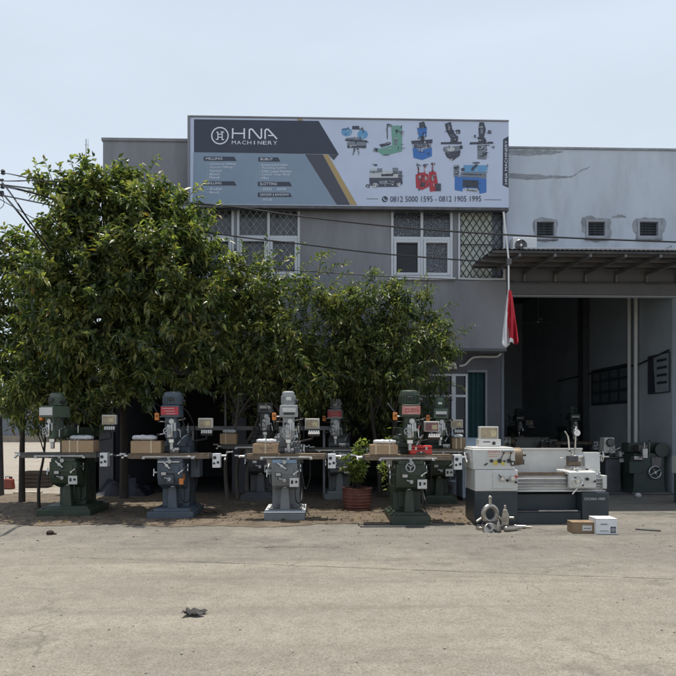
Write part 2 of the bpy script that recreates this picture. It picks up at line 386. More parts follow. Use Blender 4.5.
# soil strip, uneven sheet with a ragged front edge
def dirt_sheet():
    nx, ny = 150, 44
    x0, x1 = -9.5, 4.6
    vs_, fs = [], []
    for i in range(nx + 1):
        x = x0 + (x1 - x0) * i / nx
        yf = 10.36 + .14 * math.sin(x * 1.3) + .09 * math.sin(x * 3.7 + 1) + random.uniform(-.05, .05)
        if x < -4.4: yf += .32 * (-4.4 - x)
        if x > 2.6: yf += .08
        for j in range(ny + 1):
            y = yf + (15.05 - yf) * (j / ny) ** 1.4
            z = .012 + min(1, j / 5) * (.012 + .018 * (math.sin(x * 2.1 + y * 1.7) * math.sin(y * 2.9 - x) + 1) * .5 + random.uniform(0, .014))
            vs_.append((x, y, z))
    for i in range(nx):
        for j in range(ny):
            a = i * (ny + 1) + j
            fs.append((a, a + ny + 1, a + ny + 2, a + 1))
    mb = MB(); mb.add(vs_, fs, m_dirt)
    return tag(mb.build('soil_ground', ang=180), kind='structure')
dirt_sheet()

# ------------------------------------------------------------------ leaf clouds
def leaf_cloud(pos, dirs, L, W, mat, name, parent, droop=.35):
    """pos (n,3) leaf bases, dirs (n,3) unit; one mesh of folded leaves"""
    n = len(pos)
    sz_ = rng.uniform(.45, 1.25, (n, 1)); Lr = L * sz_; Wr = W * (.3 + .7 * sz_) * rng.uniform(.8, 1.2, (n, 1))
    up = np.tile([0, 0, 1.0], (n, 1)) + rng.normal(0, .45, (n, 3))
    side = np.cross(dirs, up); side /= np.linalg.norm(side, axis=1, keepdims=True) + 1e-9
    nor = np.cross(side, dirs)
    dn = np.zeros((n, 3)); dn[:, 2] = -1
    a = pos
    mid = pos + dirs * Lr * .45 - nor * Wr * .18
    l = pos + dirs * Lr * .42 + side * Wr * .5 + nor * Wr * .1
    r = pos + dirs * Lr * .42 - side * Wr * .5 + nor * Wr * .1
    tip = pos + dirs * Lr + dn * Lr * droop * rng.uniform(.3, 1.2, (n, 1))
    v = np.stack([a, l, mid, r, tip], 1).reshape(-1, 3)
    b = (np.arange(n) * 5)[:, None]
    tri = np.concatenate([b + np.array([[0, 3, 2]]), b + np.array([[0, 2, 1]]), b + np.array([[2, 3, 4]]), b + np.array([[2, 4, 1]])], 1).reshape(-1, 3)
    me = bpy.data.meshes.new(name)
    me.vertices.add(len(v)); me.vertices.foreach_set('co', v.astype(np.float32).ravel())
    me.loops.add(tri.size); me.loops.foreach_set('vertex_index', tri.astype(np.int32).ravel())
    me.polygons.add(len(tri)); me.polygons.foreach_set('loop_start', np.arange(0, tri.size, 3, dtype=np.int32))
    me.materials.append(mat); me.update(calc_edges=True); me.validate()
    o = bpy.data.objects.new(name, me); COL.objects.link(o); o.parent = parent
    return o

def tree(name, label, cat, base, Yc, blobs, nclump, perclump, L, W, lmat, bark, trunk_r, droop=.35, depth=.8, lean=(0, 0), trunks=1, group=None, limb_n=16, clump_r=.16, shoots=(), wild=0):
    root = thing(name, label, cat, (base.x, base.y, 0), 0, group)
    B = []
    for b in blobs:
        px, py, rx, ry = b[:4]; dy = b[4] if len(b) > 4 else 0
        Y = Yc + dy; c = at(px, py, Y); k = Y / F
        B.append((np.array(c), rx * k, ry * k, max(.25, min(rx, ry) * k * depth)))
    vol = np.array([b[1] * b[2] * b[3] for b in B]) ** .75; vol /= vol.sum()
    cl = []
    per = 9
    for i in rng.choice(len(B), max(6, nclump // per), p=vol):
        c, rx, ry, rd = B[i]
        d = rng.normal(size=3); d /= np.linalg.norm(d)
        r = rng.uniform(.10, 1.0) ** .42 * (1 + rng.normal(0, .05))
        tipc = c + d * r * np.array([rx, rd, ry])
        ln = min(.55, .5 * min(rx, ry)); ax_ = d * .8 + np.array([0, 0, .25]) + rng.normal(0, .35, 3); ax_ /= np.linalg.norm(ax_)
        for q in range(per):
            t = rng.uniform(-.9, .45)
            cl.append((tipc + ax_ * ln * t + rng.normal(0, .055 + .10 * (.45 - t) * min(1, ln * 2), 3) - np.array([0, 0, .12 * max(0, t)]), d))
    cp = np.array([c[0] for c in cl]); cd = np.array([c[1] for c in cl])
    cp[:, 2] = np.maximum(cp[:, 2], .35)
    o0 = np.array([base.x, base.y, 0])
    # leaves as whorls
    P, D = [], []
    for i in range(len(cp)):
        k = max(4, int(perclump * rng.uniform(.5, 1.5)))
        ax = cd[i] + np.array([0, 0, .35]) + rng.normal(0, .35, 3); ax /= np.linalg.norm(ax)
        dd = rng.normal(size=(k, 3)); dd -= (dd @ ax)[:, None] * ax * .55
        dd = dd / (np.linalg.norm(dd, axis=1, keepdims=True) + 1e-9) + ax * .40 - np.array([0, 0, droop * .55])
        dd /= np.linalg.norm(dd, axis=1, keepdims=True) + 1e-9
        P.append(cp[i] - ax * rng.uniform(-.5, .9, (k, 1)) * clump_r + rng.normal(0, .018, (k, 3))); D.append(dd)
    SH = []
    for (ax, ay, bx, by) in shoots:
        A_, B_ = at(ax, ay, Yc - .2), at(bx, by, Yc - .45); SH.append((np.array(A_), np.array((A_ + B_) / 2 + Vector((0, 0, .06))), np.array(B_)))
    ctr = cp.mean(0)
    for i in rng.choice(len(cp), wild, replace=False) if wild else []:
        u = cp[i] - ctr; u /= np.linalg.norm(u); u = u + np.array([0, 0, .45]) + rng.normal(0, .25, 3); u /= np.linalg.norm(u); l_ = rng.uniform(.25, .6)
        SH.append((cp[i], cp[i] + u * l_ * .55, cp[i] + u * l_ + np.array([0, 0, -.05])))
    for A_, Mm, B_ in SH:
        nL = int(np.linalg.norm(B_ - A_) / .028)
        for q in range(nL):
            t = (q + 1) / nL; pp_ = (1 - t) ** 2 * A_ + 2 * t * (1 - t) * Mm + t * t * B_; tn = (B_ - A_) / (np.linalg.norm(B_ - A_) + 1e-6)
            sd_ = rng.normal(size=3); sd_ -= sd_ @ tn * tn; sd_ /= np.linalg.norm(sd_) + 1e-9; dd = sd_ * .85 + tn * .6 + np.array([0, 0, -.1]); P.append(pp_[None]); D.append((dd / np.linalg.norm(dd))[None])
    P = np.concatenate(P) - o0; D = np.concatenate(D)
    leaf_cloud(P, D, L, W, lmat, 'crown', root, droop)
    mb = MB()
    cen = (cp - o0).mean(0)
    for t in range(trunks):
        off = np.array([(t - (trunks - 1) / 2) * .22, random.uniform(-.1, .1), 0]) if trunks > 1 else np.zeros(3)
        topz = cen[2] * .85
        fork = np.array([cen[0] * .55 + off[0] * 2, cen[1] * .5, topz * .62])
        mb.tube(smoothpts([(off[0], off[1], -.05), (off[0] * 1.2 + lean[0] * .3, off[1], fork[2] * .5), tuple(fork), (cen[0] + off[0] * 3, cen[1], topz + .5)], 5), trunk_r, bark, 10, trunk_r * .35)
        idx = rng.choice(len(cp), limb_n // trunks, replace=False)
        for j in idx:
            e = cp[j] - o0; s = fork + (np.array([cen[0] + off[0] * 3, cen[1], topz + .5]) - fork) * rng.uniform(0, .9)
            md = s * .5 + e * .5 + rng.normal(0, .12, 3) + np.array([0, 0, .1])
            mb.tube(smoothpts([tuple(s), tuple(md), tuple(e)], 4), trunk_r * .36, bark, 6, trunk_r * .07)
    for A_, Mm, B_ in SH: mb.tube([tuple(A_ - o0), tuple(.25 * A_ + .5 * Mm + .25 * B_ - o0), tuple(B_ - o0)], .007, bark, 4, .003)
    # thin twigs
    for j in rng.choice(len(cp), min(len(cp), limb_n * 7), replace=False):
        e = cp[j] - o0; k = np.argsort(((cp - cp[j]) ** 2).sum(1))[rng.integers(2, 14)]; s = cp[k] - o0
        mb.tube([tuple(s), tuple((s + e) / 2 - np.array([0, 0, .03])), tuple(e)], .008, bark, 4, .005)
    mb.build('trunk', root)
    return root

# ------------------------------------------------------------------ office building
YF = 14.5
office = thing('office_building', 'dark grey two-storey office with white framed windows behind the trees', 'building')
oxl, oxr = at(103, 200, YF).x, at(506.5, 200, YF).x
ozb, ozt = at(300, 350.5, YF).z, at(250, 143, YF).z
def wall_holes(mb, x0, x1, z0, z1, y0, y1, holes, mat):
    xs = sorted({x0, x1, *[h[0] for h in holes], *[h[1] for h in holes]}); zs = sorted({z0, z1, *[h[2] for h in holes], *[h[3] for h in holes]})
    for i in range(len(xs) - 1):
        for j in range(len(zs) - 1):
            cx, cz = (xs[i] + xs[i + 1]) / 2, (zs[j] + zs[j + 1]) / 2
            if any(h[0] < cx < h[1] and h[2] < cz < h[3] for h in holes): continue
            a, b, c, e = xs[i], xs[i + 1], zs[j], zs[j + 1]
            mb.add([(a, y0, c), (b, y0, c), (b, y0, e), (a, y0, e)], [(0, 1, 2, 3)], mat)
    for h in holes:
        a, b, c, e = h
        mb.add([(a, y0, c), (b, y0, c), (b, y0, e), (a, y0, e), (a, y1, c), (b, y1, c), (b, y1, e), (a, y1, e)],
               [(0, 4, 5, 1), (1, 5, 6, 2), (2, 6, 7, 3), (3, 7, 4, 0)], mat)
def prect(px0, py0, px1, py1, Y):
    a, b = at(px0, py1, Y), at(px1, py0, Y); return (a.x, b.x, a.z, b.z)
W0 = prect(172, 207.5, 234, 277, YF); W1 = prect(237, 208, 300, 277, YF); W2 = prect(391, 209.5, 452.5, 278, YF); W3 = prect(458, 210, 505, 280, YF)
mb = MB()
wall_holes(mb, oxl, oxr, ozb, ozt, YF, YF + .16, [W0, W1, W2, W3], m_office)
mb.add([(oxl, YF, ozb), (oxr, YF, ozb), (oxr, 24, ozb), (oxl, 24, ozb)], [(0, 3, 2, 1)], m_office)          # soffit
mb.add([(oxl, YF, ozt), (oxr, YF, ozt), (oxr, 24, ozt), (oxl, 24, ozt)], [(0, 1, 2, 3)], m_office)          # roof deck
mb.add([(oxl, YF, ozb), (oxl, YF, ozt), (oxl, 24, ozt), (oxl, 24, ozb)], [(0, 1, 2, 3)], m_office)
mb.add([(oxr, YF, ozb), (oxr, YF, ozt), (oxr, 24, ozt), (oxr, 24, ozb)], [(3, 2, 1, 0)], m_office)
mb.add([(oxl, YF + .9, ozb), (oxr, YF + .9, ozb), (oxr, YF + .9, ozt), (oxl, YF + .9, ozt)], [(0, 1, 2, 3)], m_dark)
mb.build('upper_wall', office, smooth=False)
mb = MB(); mb.bb(oxl - .03, oxr + .02, YF - .03, YF + .2, ozt, ozt + .07, m_office); mb.build('parapet', office, .008)
mb = MB(); mb.bb(oxl, oxr - .001, YF - .03, YF - .002, ozb - .002, ozb + .06, m_office_low); mb.build('soffit_edge', office, .006)
# single-storey lean-to at the left end, dark under the trees
ax0 = at(60, 400, 14.9).x
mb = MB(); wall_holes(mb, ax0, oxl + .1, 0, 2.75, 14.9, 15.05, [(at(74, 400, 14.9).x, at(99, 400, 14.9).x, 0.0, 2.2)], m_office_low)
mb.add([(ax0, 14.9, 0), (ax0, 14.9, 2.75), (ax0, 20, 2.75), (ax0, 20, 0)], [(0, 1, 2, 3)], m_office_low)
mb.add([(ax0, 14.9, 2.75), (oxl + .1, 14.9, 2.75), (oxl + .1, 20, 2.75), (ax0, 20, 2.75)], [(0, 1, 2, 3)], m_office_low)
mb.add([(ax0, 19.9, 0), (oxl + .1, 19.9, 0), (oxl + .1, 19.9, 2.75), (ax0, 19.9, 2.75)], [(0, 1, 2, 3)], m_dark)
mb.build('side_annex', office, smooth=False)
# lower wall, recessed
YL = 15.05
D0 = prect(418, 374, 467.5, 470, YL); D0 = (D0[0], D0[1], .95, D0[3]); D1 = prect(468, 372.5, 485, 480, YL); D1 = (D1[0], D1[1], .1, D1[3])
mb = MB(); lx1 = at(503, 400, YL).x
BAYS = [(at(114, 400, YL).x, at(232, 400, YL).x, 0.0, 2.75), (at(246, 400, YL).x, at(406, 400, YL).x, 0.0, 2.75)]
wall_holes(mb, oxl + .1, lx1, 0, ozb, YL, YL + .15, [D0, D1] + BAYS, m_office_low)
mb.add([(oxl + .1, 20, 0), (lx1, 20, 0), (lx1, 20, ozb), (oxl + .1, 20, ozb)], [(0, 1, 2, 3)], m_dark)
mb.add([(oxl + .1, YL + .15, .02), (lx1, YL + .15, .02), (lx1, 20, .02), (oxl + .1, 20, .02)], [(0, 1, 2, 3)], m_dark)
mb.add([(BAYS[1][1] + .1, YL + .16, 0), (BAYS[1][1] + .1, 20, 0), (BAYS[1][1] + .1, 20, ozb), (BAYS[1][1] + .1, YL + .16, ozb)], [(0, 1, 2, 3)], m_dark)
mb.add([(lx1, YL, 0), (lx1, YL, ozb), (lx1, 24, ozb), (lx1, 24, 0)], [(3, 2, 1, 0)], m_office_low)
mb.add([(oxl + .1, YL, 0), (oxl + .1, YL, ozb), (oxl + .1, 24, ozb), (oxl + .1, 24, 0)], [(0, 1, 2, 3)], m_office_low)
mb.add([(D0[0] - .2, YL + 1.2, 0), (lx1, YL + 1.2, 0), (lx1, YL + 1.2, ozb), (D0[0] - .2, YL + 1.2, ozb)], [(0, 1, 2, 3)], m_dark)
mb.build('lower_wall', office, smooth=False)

m_gframe = M('grey_window_frame', (.34, .36, .40), .6, var=.15, dirt=(.2, .2, .21), damt=.5)
def bar_frame(mb, r, t, y0, y1, mat):
    x0, x1, z0, z1 = r
    mb.bb(x0, x0 + t, y0, y1, z0, z1, mat); mb.bb(x1 - t, x1, y0, y1, z0, z1, mat)
    mb.bb(x0 + t, x1 - t, y0, y1, z0, z0 + t, mat); mb.bb(x0 + t, x1 - t, y0, y1, z1 - t, z1, mat)
def diamonds(mb, r, y, mat, step=.17, rad=.008, ratio=1.35):
    x0, x1, z0, z1 = r
    for sgn in (1, -1):
        k = -40
        while k < 60:
            # line: x = xs + sgn*(z-z0)/ratio
            xs = x0 + k * step; k += 1
            pts = []
            ta, tb = 0.0, (z1 - z0)
            f = lambda t: xs + sgn * t / ratio
            lo, hi = sorted([(x0 - xs) * sgn * ratio, (x1 - xs) * sgn * ratio])
            ta, tb = max(0, lo), min(z1 - z0, hi)
            if tb - ta < .03: continue
            mb.cyl((f(ta), y, z0 + ta), (f(tb), y, z0 + tb), rad, mat, n=4)
def window(r, kinds, grille):
    x0, x1, z0, z1 = r
    y0, y1 = YF - .025, YF + .09
    t = .055; xm = (x0 + x1) / 2; zm = z0 + (z1 - z0) * .575
    f = MB(); bar_frame(f, r, t, y0, y1, m_wframe)
    f.bb(xm - .03, xm + .03, y0 + .004, y1, z0 + t, z1 - t, m_wframe)
    f.bb(x0 + t, xm - .03, y0 + .008, y1, zm - .035, zm + .035, m_wframe); f.bb(xm + .03, x1 - t, y0 + .008, y1, zm - .035, zm + .035, m_wframe)
    fo = f.build('window', office, .006)
    for i, (a, b) in enumerate(((x0 + t, xm - .03), (xm + .03, x1 - t))):
        sash = MB(); bar_frame(sash, (a + .004, b - .004, z0 + t + .004, zm - .04), .06, y0 - .012, y1 - .03, m_wframe); sash.build('sash', fo, .006)
        g = MB(); g.bb(a, b, y1 - .035, y1 - .028, z0 + t, zm - .035, kinds[i]); g.build('pane', fo, smooth=False)
        g = MB(); g.bb(a, b, y1 - .035, y1 - .028, zm + .035, z1 - t, kinds[2 + i]); g.build('pane', fo, smooth=False)
    s = MB(); s.bb(x0 - .05, x1 + .05, YF - .09, YF - .026, z0 - .05, z0 + .004, m_wframe); s.build('sill', fo, .006)
    if grille:
        g = MB(); diamonds(g, (x0 + t, x1 - t, z0 + t, z1 - t), y1 - .045, m_gframe, .15, .008, 1.25); g.build('grille', fo)
    return fo
def lace_mat():
    m = bpy.data.materials.new('lace_glass'); m.use_nodes = True; n = m.node_tree; L = n.links.new; p = n.nodes['Principled BSDF']
    tc = n.nodes.new('ShaderNodeTexCoord'); v = n.nodes.new('ShaderNodeTexVoronoi'); v.inputs['Scale'].default_value = 17; v.feature = 'DISTANCE_TO_EDGE'
    L(tc.outputs['Object'], v.inputs['Vector']); r = n.nodes.new('ShaderNodeValToRGB'); r.color_ramp.elements[0].position = .03; r.color_ramp.elements[1].position = .09
    r.color_ramp.elements[0].color = (.17, .19, .23, 1); r.color_ramp.elements[1].color = (.03, .034, .042, 1)
    L(v.outputs['Distance'], r.inputs[0]); L(r.outputs[0], p.inputs['Base Color']); p.inputs['Roughness'].default_value = .2; return m
m_lg = lace_mat()
m_glass2 = M('curtained_glass', (.07, .08, .09), .15, var=.5, scale=3, stretch=(6, 1, .5))
window(W0, (m_glass2,) * 4, True); window(W1, (m_glass2,) * 4, True)
window(W2, (m_glass, m_lg, m_lg, m_lg), False)
# grille bay with curtain
x0, x1, z0, z1 = W3
f = MB(); bar_frame(f, W3, .045, YF - .03, YF + .06, m_wframe); fo = f.build('window', office, .005)
g = MB(); diamonds(g, (x0 + .045, x1 - .045, z0 + .045, z1 - .045), YF + .015, m_darksteel, .15, .011, 1.5)
g.cyl((x0 + .04, YF + .015, z0 + .8), (x1 - .04, YF + .015, z0 + .8), .012, m_darksteel, n=6); g.build('grille', fo)
g = MB(); n = 26; cvs = []
xw = x0 + .75 * (x1 - x0)
for k in range(n * 3 + 1):
    xx = x0 + .04 + (xw - x0 - .04) * k / (n * 3); cvs += [(xx, YF + .075 + .025 * math.sin(k * .9), z0 + .045), (xx, YF + .075 + .02 * math.sin(k * .9 + .3), z1 - .05)]
g.add(cvs, [(2 * k, 2 * k + 2, 2 * k + 3, 2 * k + 1) for k in range(n * 3)], m_curtain); g.build('curtain', fo, ang=180)
g = MB(); g.bb(xw, x1 - .045, YF + .12, YF + .128, z0 + .045, z1 - .045, M('blue_grey_glass', (.17, .21, .26), .15, var=.15)); g.build('pane', fo, smooth=False)
# ground-floor window & folding door, pipe, lamp
f = MB(); x0, x1, z0, z1 = D0
bar_frame(f, D0, .05, YL - .02, YL + .08, m_wframe)
for px in (453.5,):
    xx = at(px, 400, YL).x; f.bb(xx - .05, xx + .05, YL - .022, YL + .08, z0 + .05, z1 - .05, m_wframe)
zz = at(440, 396, YL).z; f.bb(x0 + .05, at(453.5, 400, YL).x - .05, YL - .018, YL + .08, zz - .03, zz + .03, m_wframe); f.bb(at(453.5, 400, YL).x + .05, x1 - .05, YL - .018, YL + .08, zz - .03, zz + .03, m_wframe)
fo = f.build('window', office, .006)
g = MB(); g.bb(x0 + .05, x1 - .05, YL + .05, YL + .058, z0 + .05, z1 - .05, m_glass); g.build('pane', fo, smooth=False)
g = MB(); x0, x1, z0, z1 = D1; n = 7
vs_ = []
for k in range(n + 1):
    xx = x0 + (x1 - x0) * k / n; yy = YL + .02 + (.07 if k % 2 else 0); vs_ += [(xx, yy, z0), (xx, yy, z1)]
g.add(vs_, [(2 * k, 2 * k + 2, 2 * k + 3, 2 * k + 1) for k in range(n)], m_teal); g.build('folding_door', office, smooth=False)
g = MB(); g.bb(x0 - .03, x1 + .05, YL - .03, YL - .002, z1, z1 + .06, m_office); g.bb(x1, x1 + .05, YL - .03, YL - .002, z0, z1 - .001, m_office); g.build('door_frame', office, .006)
g = MB(); g.tube(smoothpts([at(459, 366, YL - .06), at(465, 364.5, YL - .06), at(472, 358, YL - .06), at(480, 356.8, YL - .06), at(496, 356.6, YL - .06), at(501, 353, YL - .06)], 6), .028, m_pipe); g.build('drain_pipe', office)
g = MB(); c = at(449, 364, YL - .06); g.box(c, (.34, .10, .09), m_white, top=(.8, .8)); g.box(c + Vector((.02, -.02, -.09)), (.30, .14, .07), m_cream); g.build('wall_lamp', office, .01)
g = MB(); xx = at(502.3, 400, YL).x; g.cyl((xx, YL - .05, .05), (xx, YL - .05, ozb - .004), .018, m_gframe); g.build('downpipe', office)
# tall antenna on the roof at the left
an = thing('roof_antenna', 'thin grey antenna mast above the tree beside the dark parapet', 'antenna', at(86, 150, 16))
g = MB(); b0 = at(86, 150, 16); t0 = at(85.5, 139, 16)
g.cyl((0, 0, -1.2), (0, 0, t0.z - b0.z), .012, m_steel, n=6); g.build('mast', an)
g = MB(); g.cyl((.05, 0, -.05), (.05, 0, (t0.z - b0.z)), .006, m_steel, n=5); g.cyl((-.03, 0, .12), (.06, 0, .12), .006, m_steel, n=5); g.cyl((0, 0, -.02), (.06, 0, -.02), .006, m_steel, n=5); g.build('rod', an)

# ------------------------------------------------------------------ billboard
YS = 14.2
sx0, sx1 = at(190, 160, YS).x, at(508.7, 160, YS).x
sz1, sz0 = at(349, 119.5, YS).z, at(349, 205.9, YS).z
def sp(px, py, lift=.004):
    u = (px - 190) / 318.7; tp = 117 + 5 * u; bt = 203.3 + 5.1 * u
    v = (py - tp) / (bt - tp)
    return (sx0 + u * (sx1 - sx0), YS - lift, sz1 + v * (sz0 - sz1))
def flat(name, c, r=.55): return M('print_' + name, c, r, var=.04, scale=2)
p_light = flat('light', (0.529, 0.598, 0.759)); p_navy = flat('navy', (.045, .055, .085)); p_list = flat('list', (0.230, 0.305, 0.402)); p_grey = flat('grey', (.075, .08, .105))
p_gold = flat('gold', (.42, .31, .15)); p_white = flat('white', (0.770, 0.814, 0.902)); p_ink = flat('ink', (.05, .06, .09))
p_blue = flat('blue', (.06, .18, .50)); p_lblue = flat('light_blue', (.14, .34, .58)); p_green = flat('green', (.17, .36, .30)); p_dk = flat('dark', (.07, .08, .11)); p_mid = flat('mid', (.20, .23, .28)); p_pale = flat('pale', (.50, .53, .55)); p_redp = flat('red', (.42, .05, .07))
sign = thing('billboard', 'wide billboard for a machinery shop along the top of the office facade', 'billboard', (0, 0, 0))
g = MB(); g.bb(sx0, sx1, YS, YS + .16, sz0, sz1, p_light); g.build('panel', sign, smooth=False)
g = MB(); t = .05
g.bb(sx0 - t, sx0 - .002, YS - .03, YS + .17, sz0 - .03, sz1 + .03, m_office); g.bb(sx0, sx1, YS - .022, YS + .17, sz1 + .002, sz1 + .035, m_office); g.bb(sx0, sx1, YS - .012, YS + .17, sz0 - .07, sz0 - .002, m_darksteel)
for k in range(7):
    xx = sx0 + (sx1 - sx0) * (k + .5) / 7; g.bb(xx - .03, xx + .03, YS + .165, YF - .001, sz0 + .1, sz0 + .16, m_darksteel)
    g.bb(xx - .03, xx + .03, YS + .165, YF - .001, sz1 - .5, sz1 - .44, m_darksteel) if sz1 - .5 < ozt else None
g.build('frame', sign, .005)
def poly(mb, pts, mat, lift=.004): mb.add([sp(x, y, lift) for x, y in pts], [tuple(range(len(pts)))], mat)
def stroke(mb, pts, wd, mat, lift=.012):
    for (ax, ay), (bx, by) in zip(pts, pts[1:]):
        dx, dy = bx - ax, by - ay; l = math.hypot(dx, dy) or 1; nx, ny = -dy / l * wd / 2, dx / l * wd / 2; ex, ey = dx / l * wd * .3, dy / l * wd * .3
        mb.add([sp(ax + nx - ex, ay + ny - ey, lift), sp(bx + nx + ex, by + ny + ey, lift), sp(bx - nx + ex, by - ny + ey, lift), sp(ax - nx - ex, ay - ny - ey, lift)], [(0, 1, 2, 3)], mat); lift += .0003
g = MB(); poly(g, [(194, 119.2), (317.5, 121), (337.5, 154.3), (194, 151.8)], p_navy, .006); g.build('printed_band', sign, smooth=False)
g = MB(); poly(g, [(193.5, 152), (303.5, 154), (335.3, 204.8), (192.5, 202.6)], p_list, .004); g.build('printed_band', sign, smooth=False)
g = MB(); poly(g, [(303.8, 154.1), (321.5, 154.4), (349, 205), (335.6, 204.8)], p_grey, .0045); g.build('printed_band', sign, smooth=False)
g = MB(); poly(g, [(327, 154.5), (337.3, 154.4), (332.5, 160.2)], p_grey, .005); g.build('printed_band', sign, smooth=False)
g = MB(); poly(g, [(321.7, 154.5), (326.8, 154.6), (356, 205.1), (349.3, 205)], p_gold, .005); g.build('printed_band', sign, smooth=False)
g = MB(); poly(g, [(296, 119.0), (301, 119.1), (302, 120.6), (297, 120.5)], p_gold, .0075); g.build('printed_band', sign, smooth=False)
g = MB(); poly(g, [(503, 139.5), (508.5, 136.6), (508.5, 188.5), (502.5, 185.8)], p_ink, .004); g.build('printed_band', sign, smooth=False)
# logo & lettering
g = MB()
for k in range(40):
    a, b = 2 * math.pi * k / 40, 2 * math.pi * (k + 1) / 40; c, r0, r1 = (219.6, 135.6), 7.5, 8.7
    g.add([sp(c[0] + r0 * math.cos(a), c[1] + r0 * math.sin(a), .01), sp(c[0] + r1 * math.cos(a), c[1] + r1 * math.sin(a), .01), sp(c[0] + r1 * math.cos(b), c[1] + r1 * math.sin(b), .01), sp(c[0] + r0 * math.cos(b), c[1] + r0 * math.sin(b), .01)], [(0, 1, 2, 3)], p_white)
stroke(g, [(216.3, 132.2), (217.6, 132.2), (217.6, 139.3), (215.8, 139.3)], 1.0, p_white, .010); stroke(g, [(220.6, 132.0), (221.8, 132.0), (221.8, 139.6), (223.4, 139.6)], 1.0, p_white, .011)
stroke(g, [(217.6, 134.2), (221.8, 134.2)], .9, p_white, .012); stroke(g, [(217.6, 137.2), (221.8, 137.2)], .9, p_white, .013); stroke(g, [(223.4, 132.0), (221.8, 132.0)], 1.0, p_white, .014)
g.build('logo', sign, smooth=False)
g = MB(); w_ = 1.45
stroke(g, [(232.3, 128.6), (232.0, 138.2)], w_, p_white, .010); stroke(g, [(243.6, 128.8), (243.6, 138.3)], w_, p_white, .011); stroke(g, [(232.2, 133.3), (243.6, 133.5)], w_ * .9, p_white, .012)
stroke(g, [(248.7, 138.4), (248.7, 130.0), (249.9, 129.1), (251.5, 129.4), (258.3, 137.6), (259.6, 138.4), (260.6, 137.4), (260.6, 129.0)], w_, p_white, .010)
stroke(g, [(264.3, 138.6), (264.3, 130.6), (265.4, 129.4), (267.3, 129.5), (275.8, 138.7)], w_, p_white, .010); stroke(g, [(267.5, 135.6), (271.8, 135.7)], w_ * .8, p_white, .014)
g.build('shop_name', sign, smooth=False)
g = MB()
def up(x0, x1, yt, yb, lift=.012):     # map text coords (y up) to sign pixels
    return lambda x, y: sp(x, yb + (yt - yb) * y, lift)
def sign_text(mb, body, x0, x1, yt, yb, mat, lift=.012): text_into(mb, body, x0, x1, 0, 1, up(x0, x1, yt, yb, lift), mat)
for i, ch in enumerate('MACHINERY'):
    xa = 231.3 + i * 5.12; wch = 1.0 if ch == 'I' else 4.0
    xa += 1.4 if ch == 'I' else 0
    sign_text(g, ch, xa, xa + wch, 140.6 + i * .06, 144.2 + i * .06, p_white)
g.build('shop_name', sign, smooth=False)
g = MB()
sign_text(g, '0812 5000 1595 - 0812 1905 1995', 389, 480.7, 196.6, 202.2, p_ink)
g.build('phone_number', sign, smooth=False)
g = MB()
poly(g, [(365, 198.6), (377, 198.8), (377, 199.2), (365, 199.0)], p_ink, .008); poly(g, [(484, 200.2), (501, 200.5), (501, 200.9), (484, 200.6)], p_ink, .008)
g.build('printed_line', sign, smooth=False)
g = MB()
cc = (383.6, 199.3)
poly(g, [(cc[0] + 3 * math.cos(k * .4488), cc[1] + 3 * math.sin(k * .4488)) for k in range(14)], p_ink, .008)
stroke(g, [(382.3, 198.0), (382.6, 199.6), (384.0, 200.8), (385.2, 200.4)], .9, p_light, .010)
g.build('phone_symbol', sign, smooth=False)
for (xa, xb, ya, yb, txt, tx1) in ((203.5, 236, 156.2, 160.4, 'MILLING', 222), (203, 236, 180.6, 184.8, 'DRILLING', 221), (257.5, 279.5, 157, 161.2, 'BUBUT', 272), (257, 291, 181.4, 185.8, 'SLOTTING', 276), (257, 291, 192.2, 196.4, 'GRINDER & BANDSAW', 288)):
    g = MB(); poly(g, [(xa, ya), (xb - 2.4, ya + .25), (xb, yb + .3), (xa, yb)], p_ink, .007)
    sign_text(g, txt, xa + 2.2, tx1, ya + .9, yb - .9, p_white); g.build('list_heading', sign, smooth=False)
g = MB()
for (xa, y, txt, wd) in ((207, 162.6, '- Universal Milling', 28), (207, 165.9, '- Turret Milling', 25), (207, 169.2, '- Vertical', 14), (207, 172.5, '- Bench', 12), (207, 175.8, '- Manual', 12),
                         (258.5, 163.4, '- Konvensional Lathe', 28), (258.5, 166.7, '- Turning Lathe', 26), (258.5, 170.0, '- CNC Lathe Machine', 32), (258.5, 173.3, '- Lathe Gap Bed', 30), (258.5, 176.6, '- Mini', 9),
                         (260, 187.6, '- B5032   - B5020', 25), (260, 198.2, '- M7130', 11), (207, 187.2, '- Radial', 14), (207, 190.6, '- Bench', 12)):
    g = MB(); sign_text(g, txt, xa, xa + wd, y, y + 2.3, p_white, .009); g.build('list_lettering', sign, smooth=False)
g = MB()
# vertical wording on the side tab
def vert(x, y): return sp(507.2 - y * 2.6, 185 - (x / 42) * 42, .008)
text_into(g, 'HNA MACHINERY', 0, 44, 0, 1, vert, p_white)
g.build('lettering', sign, smooth=False)
